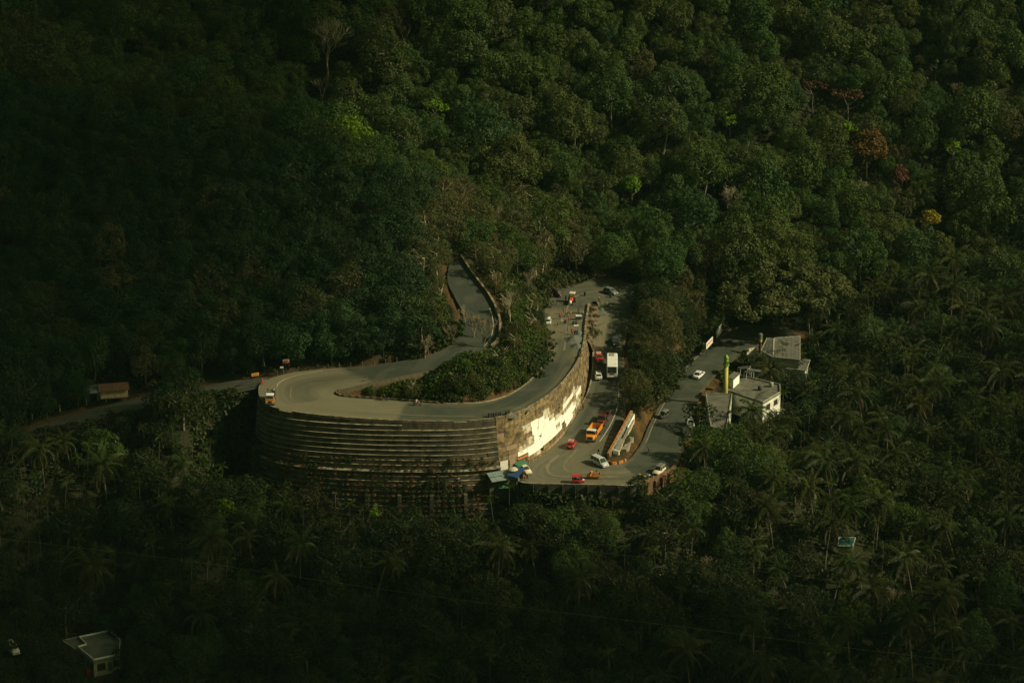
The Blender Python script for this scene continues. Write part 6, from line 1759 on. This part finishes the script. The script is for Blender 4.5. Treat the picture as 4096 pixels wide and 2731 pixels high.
# clutter on the terrace roof
m_rail = surf("dark_rail", (0.03, 0.03, 0.026), (0.06, 0.055, 0.04), 4, .7)
for px, py, z, w_, d_, l_ in ((2975,1496,-.3,2.6,1.5,"dark framed canopy on the mosque terrace, behind the bright stair room"), (2995,1512,-.3,2.0,1.4,"second dark framed canopy on the mosque terrace, nearer to the palm")):
    P = U(px, py, z); fr = thing("roof_canopy", l_, "canopy", tuple(P), .35)
    q = MB(); q.box((0, 0, 1.6), (w_, d_, .07)); q.build("sheet", m_rail, fr)
    for sx in (-1, 1):
        for sy in (-1, 1): q = MB(); q.tube((sx * w_ * .46, sy * d_ * .46, 0), (sx * w_ * .46, sy * d_ * .46, 1.6), .05, .05, 6); q.build("post", m_whitep, fr)
for px, py, z, l_ in ((3040,1560,-.3,"black water tank on the mosque terrace"), (3085,1546,-.3,"grey water tank near the far corner of the mosque terrace")):
    P = U(px, py, z); q = MB(); q.lathe((0, 0, 0), [(.5, 0), (.55, .1), (.5, .3), (.55, .5), (.5, .75), (.5, .95), (.2, 1.1)], 14); o = q.build("roof_tank", m_rail if "black" in l_ else m_wallg, None, True, loc=tuple(P)); tag(o, l_, "water tank")
# minaret
P = U(2902, 1572, -.6); mn = thing("minaret", "yellow round minaret with a green gallery and green onion dome", "minaret", tuple(P))
m_ym = surf("yellow_minaret_paint", (0.50, 0.42, 0.06), (0.32, 0.28, 0.05), 1.0, .6, vec=(1, 1, .3)); m_gm = surf("green_dome_paint", (0.19, 0.32, 0.035), (0.12, 0.22, 0.03), 3, .5)
q = MB(); q.lathe((0, 0, -3), [(.56, 0), (.53, 3), (.48, 9.6)], 18); q.build("shaft", m_ym, mn, True)
q = MB(); q.lathe((0, 0, 6.5), [(.5, 0), (.72, .18), (.72, .3), (.5, .32)], 18); q.build("gallery", m_gm, mn, True)
for k in range(8):
    a = k * math.pi / 4; q = MB(); q.tube((.42 * math.cos(a), .42 * math.sin(a), 6.8), (.42 * math.cos(a), .42 * math.sin(a), 7.8), .07, .07, 6); q.build("pillar", m_gm, mn)
for k in range(12):
    a = k * math.pi / 6; q = MB(); q.tube((.66 * math.cos(a), .66 * math.sin(a), 6.8), (.66 * math.cos(a), .66 * math.sin(a), 7.2), .03, .03, 5); q.build("baluster", m_gm, mn)
q = MB(); q.tube((0, 0, 6.6), (0, 0, 7.8), .3, .3, 12); q.build("lantern_core", m_gm, mn)
q = MB(); q.lathe((0, 0, 7.75), [(.56, 0), (.58, .1), (.44, .16), (.52, .4), (.55, .65), (.48, .95), (.30, 1.2), (.12, 1.4), (.05, 1.6)], 18); q.build("dome", m_gm, mn, True)
q = MB(); q.tube((0, 0, 9.2), (0, 0, 9.9), .04, .02, 6); q.tube((0, -.05, 9.75), (0, .05, 9.75), .14, .14, 10); q.build("finial", m_chrome, mn)
# back buildings with sheet roofs
m_crp0 = surf('pale_fascia', (0.40, 0.38, 0.28), (0.22, 0.21, 0.16), 2, .8)
def sheetroof(pts, zs, name, label, wallm, roofm, hw, cat="building"):
    W_ = [U(a, b, z) for (a, b), z in zip(pts, zs)]; c = sum(W_, Vector()) / 4; root = thing(name, label, cat, tuple((c.x, c.y, min(zs) - hw)))
    o3 = Vector(root.location); R_ = [p - o3 for p in W_]
    n = (R_[1] - R_[0]).cross(R_[3] - R_[0]).normalized()
    if n.z < 0: R_ = [R_[0], R_[3], R_[2], R_[1]]; n = -n
    m_ = 6
    for k in range(m_):                                       # separate roofing sheets
        f0, f1 = k / m_ + .004, (k + 1) / m_ - .004
        A = [R_[0].lerp(R_[1], f0), R_[0].lerp(R_[1], f1), R_[3].lerp(R_[2], f1), R_[3].lerp(R_[2], f0)]
        dz = n * (.03 if k % 2 else 0); q = MB(); q.hexa([p - n * .08 + dz for p in A] + [p + dz for p in A]); q.build("roof_sheet", roofm, root)
    for e0, e1 in ((R_[0], R_[3]), (R_[0], R_[1]), (R_[3], R_[2]), (R_[1], R_[2])):
        d = (e1 - e0); ang = math.atan2(d.y, d.x); mdl = (e0 + e1) / 2; dd = d.normalized() * d.length / 2; s_ = Vector((-d.y, d.x, 0)).normalized() * .09; u_ = Vector((0, 0, .09))
        q = MB(); q.hexa([mdl - dd - s_ - u_, mdl + dd - s_ - u_, mdl + dd + s_ - u_, mdl - dd + s_ - u_, mdl - dd - s_ + u_, mdl + dd - s_ + u_, mdl + dd + s_ + u_, mdl - dd + s_ + u_]); q.build("fascia_board", m_crp0, root)
    cc = sum(R_, Vector()) / 4; q = MB(); I_ = [cc.lerp(p, .9) for p in R_]; q.hexa([(p.x, p.y, 0) for p in I_] + [(p.x, p.y, p.z - .12) for p in I_]); q.build("wall", wallm, root)
    return root
sheetroof([(3045,1402),(3068,1352),(3095,1356),(3092,1428)], [0, 1.6, 1.6, 0], "hall_building", "long low hall with a pale hipped sheet roof left of the tall palms", m_wallg, m_asb, 4.5)
sheetroof([(3092,1428),(3098,1352),(3200,1345),(3200,1438)], [0, 1.4, 1.4, 0], "hall_wing", "brown grey wing of the hall with a wide sloping sheet roof", m_wallg, m_asb, 4.5)
sheetroof([(3108,1470),(3120,1428),(3240,1440),(3226,1482)], [-2.6, -1.6, -1.6, -2.6], "shed_building", "grey sheet roofed shed in front of the hall, behind the palms", m_wallw, m_asb, 4.0)
r, rel, h = prism([(2990,1480),(3030,1430),(3110,1450),(3080,1500)], -3.2, 4.0, "courtyard_building", "low flat roofed building between the hall and the mosque terrace", m_wallg, m_roofc, .25)
r, rel, h = prism([(3128,1486),(3132,1478),(3228,1486),(3226,1494)], -3.5, 3.4, "boundary_wall", "pale panelled wall standing behind the palm trunks below the shed", m_wallw, m_wallg, 0, "wall")
# cream panel array
P = U(3012, 1424, -2.4); pa = thing("panel_board", "cream board of six square panels with side wings on steel legs", "board", tuple(P), math.radians(28))
m_crp = surf("cream_panel", (0.66, 0.60, 0.42), (0.50, 0.46, 0.33), 2, .8)
for i in range(3):
    for j in range(2):
        q = MB(); q.box((-.75 + i * .75, .15 * j, .55 + j * 1.02), (.66, .06, .92)); q.build("panel", m_crp, pa, rot=(0, 0, 0))
for sx in (-1.42, 1.42): q = MB(); q.box((sx, .05, .95), (.5, .06, .6)); q.build("side_panel", m_crp, pa)
for sx in (-.8, .8): q = MB(); q.tube((sx, .2, -2.5), (sx, .2, 2.0), .06, .06, 6); q.build("leg", m_postd, pa)
# tank on a stand at the road end
P = U(3041, 1380, -3.4); tk = thing("water_tank", "dark ribbed water tank with a yellow band at the far end of the right road", "water tank", tuple(P))
q = MB(); q.lathe((0, 0, 1.6), [(.45, 0), (.5, .1), (.46, .3), (.5, .5), (.46, .7), (.5, .9), (.46, 1.1), (.48, 1.25), (.2, 1.4)], 14); q.build("tank", m_greyg, tk)
q = MB(); q.tube((0, 0, .9), (0, 0, 1.55), .42, .42, 14); q.build("band", m_yellow, tk)
q = MB(); q.tube((0, 0, -2), (0, 0, .9), .36, .36, 10); q.build("stand", m_postd, tk)
# hut on the side road, left
P = U(455, 1578, 9); hut = thing("roadside_hut", "long hut with clay tile roof and tin porch on the shaded side road", "hut", tuple(P), math.radians(12)); hut.scale = (.8, .8, .8)
q = MB(); q.box((0, 0, 1.0), (7.4, 3.6, 2.6)); q.build("wall", surf("cream_hut_wall", (0.42, 0.32, 0.18), (0.28, 0.22, 0.13), 1, .9), hut)
nt_ = 14
for sgn in (-1, 1):
    for k in range(nt_):
        x0 = -4.1 + 8.2 * k / nt_ + .01; x1 = -4.1 + 8.2 * (k + 1) / nt_ - .01
        for j in range(3):
            y0, y1 = sgn * (2.5 - j * .84), sgn * (2.5 - (j + 1) * .84); z0_, z1_ = 2.05 + j * .42, 2.05 + (j + 1) * .42
            q = MB(); q.hexa([(x0, y0, z0_), (x1, y0, z0_), (x1, y1, z1_), (x0, y1, z1_), (x0, y0, z0_ + .09), (x1, y0, z0_ + .09), (x1, y1, z1_ + .07), (x0, y1, z1_ + .07)]); q.build("roof_tiles", m_tile, hut)
q = MB(); q.hexa([(-7.2, -2.6, 1.7), (-4.0, -2.6, 1.9), (-4.0, 1.8, 2.5), (-7.2, 1.8, 2.4), (-7.2, -2.6, 1.76), (-4.0, -2.6, 1.96), (-4.0, 1.8, 2.56), (-7.2, 1.8, 2.46)]); q.build("porch_roof", surf("old_tin", (0.24, 0.27, 0.25), (0.15, 0.16, 0.15), 2, .5, .4), hut)
for x, y in ((-7, -2.4), (-4.3, -2.4), (-7, 1.6)): q = MB(); q.tube((x, y, -.6), (x, y, 1.8), .07, .07, 6); q.build("post", m_wood, hut)
for x in (-2.6, -.9, .8, 2.5): q = MB(); q.box((x, -1.83, 1.0), (1.5, .05, 2.0)); q.build("shutter", surf("hut_shutter", (0.50, 0.34, 0.17), (0.36, 0.26, 0.14), 2, .8), hut)
# flat roofed house, bottom left
gz = _hg.z; zt = gz + 3.4
r, rel, h = prism([(315,2548),(440,2522),(482,2560),(478,2618),(375,2640),(310,2588),(345,2577)], zt, 4.3, "flat_roof_house", "weathered flat roofed house with a parapet in the lower left corner of the forest", surf("pinkish_wall", (0.40, 0.31, 0.21), (0.24, 0.20, 0.14), .8, .9), m_roofc, .3)
for i in range(7):
    a, b = Vector(rel[i]), Vector(rel[(i + 1) % 7]); d = b - a
    if d.length > 4 and (a.y + b.y) / 2 < -1:
        opening(r, rel, i, .28, h - 1.7, 1.6, 1.5); opening(r, rel, i, .62, h - 2.0, 1.0, 1.9, "door", m_wood); opening(r, rel, i, .86, h - 1.7, 1.2, 1.3)
sheetroof([(250,2560),(318,2545),(345,2578),(372,2645)], [zt - .4, zt - .2, zt - .2, zt - .9], "house_porch", "lean-to sheet roof along the left side of the flat roofed house", m_wallg, m_asb, 2.6)
P = ground(355, 2700); q = MB(); q.lathe((0, 0, -.2), [(.4, 0), (.5, 1.3), (.4, 1.35)], 12); o = q.build("water_barrel", m_redp, None, loc=tuple(P)); tag(o, "red water barrel at the corner of the flat roofed house", "barrel")
# teal roofed shed in the palm grove and half hidden roof
zg = ground(3390, 2185).z
sheetroof([(3352,2182),(3356,2148),(3422,2150),(3410,2184)], [zg + 2.2, zg + 3.2, zg + 3.2, zg + 2.2], "teal_shed", "little shed with a teal sheet roof in the palm grove at lower right", m_moss, surf("teal_sheet", (0.018, 0.11, 0.095), (0.015, 0.06, 0.055), 1, .5, .2), 1.5, "shed")
zg = ground(985, 2530).z
sheetroof([(962,2515),(975,2492),(1008,2488),(1004,2530)], [zg + 2.4, zg + 3.0, zg + 3.0, zg + 2.4], "hidden_shed", "pale shed roof half hidden under palms near the bottom left", m_wallg, m_asb, 2.6, "shed")
# white jeep lower left
P = ground(52, 2612); jw = car("white_offroader", "white off-roader parked under areca palms at the left edge, near the bottom", 2393, 1510, math.radians(-60), m_whitep, "suv", 3); jw.location = (P.x, P.y, P.z + .05)
# stalls at the foot of the wall
def stall(px, py, z0, w, d, h, mat, name, label, rz, slope=.25, wallm=None, posts=True, cat="stall"):
    P = on_road(px, py, z0); root = thing(name, label, cat, tuple(P), rz)
    q = MB(); q.hexa([(-w/2, -d/2, h - slope), (w/2, -d/2, h - slope), (w/2, d/2, h), (-w/2, d/2, h), (-w/2, -d/2, h - slope + .05), (w/2, -d/2, h - slope + .05), (w/2, d/2, h + .05), (-w/2, d/2, h + .05)]); q.build("roof", mat, root)
    if posts:
        for sx in (-1, 1):
            for sy in (-1, 1): q = MB(); q.tube((sx * w * .46, sy * d * .44, 0), (sx * w * .46, sy * d * .44, h - (slope if sy < 0 else 0)), .04, .04, 6); q.build("post", m_wood, root)
    if wallm: q = MB(); q.box((0, d * .3, h * .4), (w * .9, .06, h * .8)); q.box((0, -d * .2, .45), (w * .8, .5, .9)); q.build("counter", wallm, root)
    return root
m_otarp = surf("orange_tarpaulin", (0.62, 0.17, 0.02), (0.42, 0.13, 0.03), 3, .7); m_btarp = surf("blue_tarpaulin", (0.02, 0.07, 0.18), (0.02, 0.05, 0.12), 3, .7); m_gtarp = surf("green_tarpaulin", (0.04, 0.18, 0.08), (0.04, 0.10, 0.05), 5, .8)
m_btin = surf("blue_grey_tin", (0.22, 0.28, 0.24), (0.14, 0.18, 0.16), 2, .6, .2)
stall(2076, 1862, 0, 3.2, 2.4, 2.6, m_otarp, "orange_stall", "market stall with an orange tarpaulin roof against the foot of the wall", math.radians(50), .5, m_gtarp)
stall(2085, 1880, 0, 3.0, 2.0, 1.7, m_gtarp, "green_stall", "green covered heap of goods in front of the orange stall", math.radians(40), .3, m_canvas)
stall(2064, 1918, 0, 2.6, 3.4, 2.2, m_btarp, "blue_stall", "blue tarpaulin shelter between the parked car and the tin hut", math.radians(-28), .9, m_canvas)
P = U(2000, 1932, -.4)
def tinhut(px, py, z, w, d, h, label, rz, m_):
    P = U(px, py, z); root = thing("tin_hut", label, "hut", tuple(P), rz)
    q = MB(); q.box((0, 0, h / 2 - 1), (w, d, h + 2)); q.build("wall", m_moss, root)
    for k in range(5): q = MB(); q.box((-w / 2 + w * (k + .5) / 5, -.2, h + .1 + (.02 if k % 2 else 0)), (w / 5 + .02, d + 1.2, .05)); o_ = q.build("roof_sheet", m_, root, rot=(math.radians(16), 0, 0))
tinhut(1998, 1935, -1.2, 5.2, 2.0, 2.2, "stall hut with a blue grey tin roof at the corner of the stepped wall", math.radians(22), m_btin)
tinhut(2026, 1958, -2.5, 3.6, 1.6, 1.6, "low shelter with a green sheet roof below the blue grey tin hut", math.radians(6), m_gtarp)
P = on_road(2052, 1912, 0); q = MB(); q.lathe((0, 0, 2.0), [(1.1, 0), (.8, .25), (.1, .5)], 10); o = q.build("parasol", surf("cream_cloth", (0.55, 0.48, 0.30), (0.4, 0.34, 0.2), 4, .9), None, loc=tuple(P)); tag(o, "torn cream parasol over the stall beside the blue shelter", "parasol")
q = MB(); q.tube((0, 0, 0), (0, 0, 2.4), .03, .03, 6); q.build("pole", m_wood, o)
P = U(1995, 1862, 1.6)
for px, w, mt, l_ in ((1997, 1.9, m_blank, "large pale cloth hanging on the wall above the tin hut"), (2021, 1.5, m_pink, "faded red cloth hanging beside the pale one on the wall")):
    d_ = [abs(proj(p)[0] - px) for p in PB]; i = int(np.argmin(d_)); p, n = PB[i], NB[i]
    q = MB(); q.box((0, 0, 0), (w, .05, 2.0)); o = q.build("hanging_cloth", mt, None, loc=(p[0] + n[0] * 2.05, p[1] + n[1] * 2.05, 1.9), rot=(0, 0, math.atan2(n[1], n[0]) + math.pi / 2)); tag(o, l_, "cloth")

# ------------------------------------------------------------------ cables across the valley
m_cab = surf("cable_metal", (0.24, 0.21, 0.08), (0.16, 0.14, 0.05), 5, .6)
def cable(pts, D_, label):
    """catenary through photograph points, at about D_ metres from the camera"""
    q = MB(); W_ = []
    for px, py in pts:
        a, b = (px - 2048) / FPX, -(py - 1365.5) / FPX; d = Vector((a, CP + b * SP, -SP + b * CP)); W_.append(CAM + d * D_)
    W_ = catmull([tuple(w) for w in W_], 10)
    for i in range(len(W_) - 1): q.tube(W_[i], W_[i + 1], .017, .017, 5, cap=False)
    o = q.build("overhead_cable", m_cab); tag(o, label, "cable")
cable([(-300,1828),(0,1866),(700,1945),(1350,2052),(1800,2125),(2350,2202),(2750,2247),(3400,2330),(4096,2422),(4500,2480)], 520, "upper thin yellow overhead cable crossing the lower forest")
cable([(-300,2120),(0,2153),(700,2235),(1350,2330),(2000,2418),(2750,2508),(3400,2590),(4096,2672),(4500,2720)], 515, "lower thin yellow overhead cable crossing the bottom of the picture")
# ------------------------------------------------------------------ air, and unseen clouds added to shade the ground
hz, nt, out = new_mat("haze_air")
pv = nt.nodes.new("ShaderNodeVolumePrincipled"); pv.inputs['Color'].default_value = (0.45, 0.88, 0.72, 1); pv.inputs['Density'].default_value = 0.00002; pv.inputs['Anisotropy'].default_value = 0.0
nt.links.new(pv.outputs[0], out.inputs['Volume'])
q = MB(); q.box((0, 90, 150), (1500, 1640, 460)); o = q.build("haze", hz); tag(o, kind="stuff")
cl, nt, out = new_mat("shade_cloud_vapour")  # vapour of the added shading clouds
pv = nt.nodes.new("ShaderNodeVolumePrincipled"); pv.inputs['Color'].default_value = (0.96, 0.97, 0.98, 1); pv.inputs['Density'].default_value = 0.030; pv.inputs['Anisotropy'].default_value = 0.5
nt.links.new(pv.outputs[0], out.inputs['Volume'])
def shade_cloud(gx_, gy_, gz_, rx, ry, rz_, seed, zc=480):
    """unseen vapour mass added between the sun and the given ground point to shade it"""
    C_ = Vector((gx_, gy_, gz_)) + SUN_DIR * ((zc - gz_) / SUN_DIR.z)
    bm = bmesh.new(); bmesh.ops.create_icosphere(bm, subdivisions=4, radius=1.0); rs = random.Random(seed); ph = [rs.uniform(0, 6) for _ in range(6)]
    for v in bm.verts:
        p = v.co.copy(); k = 1 + .16 * math.sin(p.x * 5 + ph[0]) * math.cos(p.y * 4.3 + ph[1]) + .10 * math.sin(p.y * 9 + p.z * 6 + ph[2]) + .05 * math.sin(p.x * 15 + ph[3])
        v.co = Vector((p.x * rx * k, p.y * ry * k, (p.z * k if p.z > 0 else p.z * .6) * rz_))
    me = bpy.data.meshes.new("shade_cloud"); bm.to_mesh(me); bm.free(); me.materials.append(cl)
    for p in me.polygons: p.use_smooth = True
    o = link("shade_cloud", me, None, tuple(C_)); tag(o, kind="stuff"); return o
shade_cloud(-175, 30, 25, 125, 170, 42, 1)  # added out of view to darken the left slope
shade_cloud(-80, -152, -28, 150, 66, 40, 2, 500)
shade_cloud(0, 165, 90, 140, 62, 26, 3, 520)
shade_cloud(150, -40, -8, 62, 105, 9, 5, 500)
shade_cloud(130, -165, -28, 130, 72, 24, 4, 490)
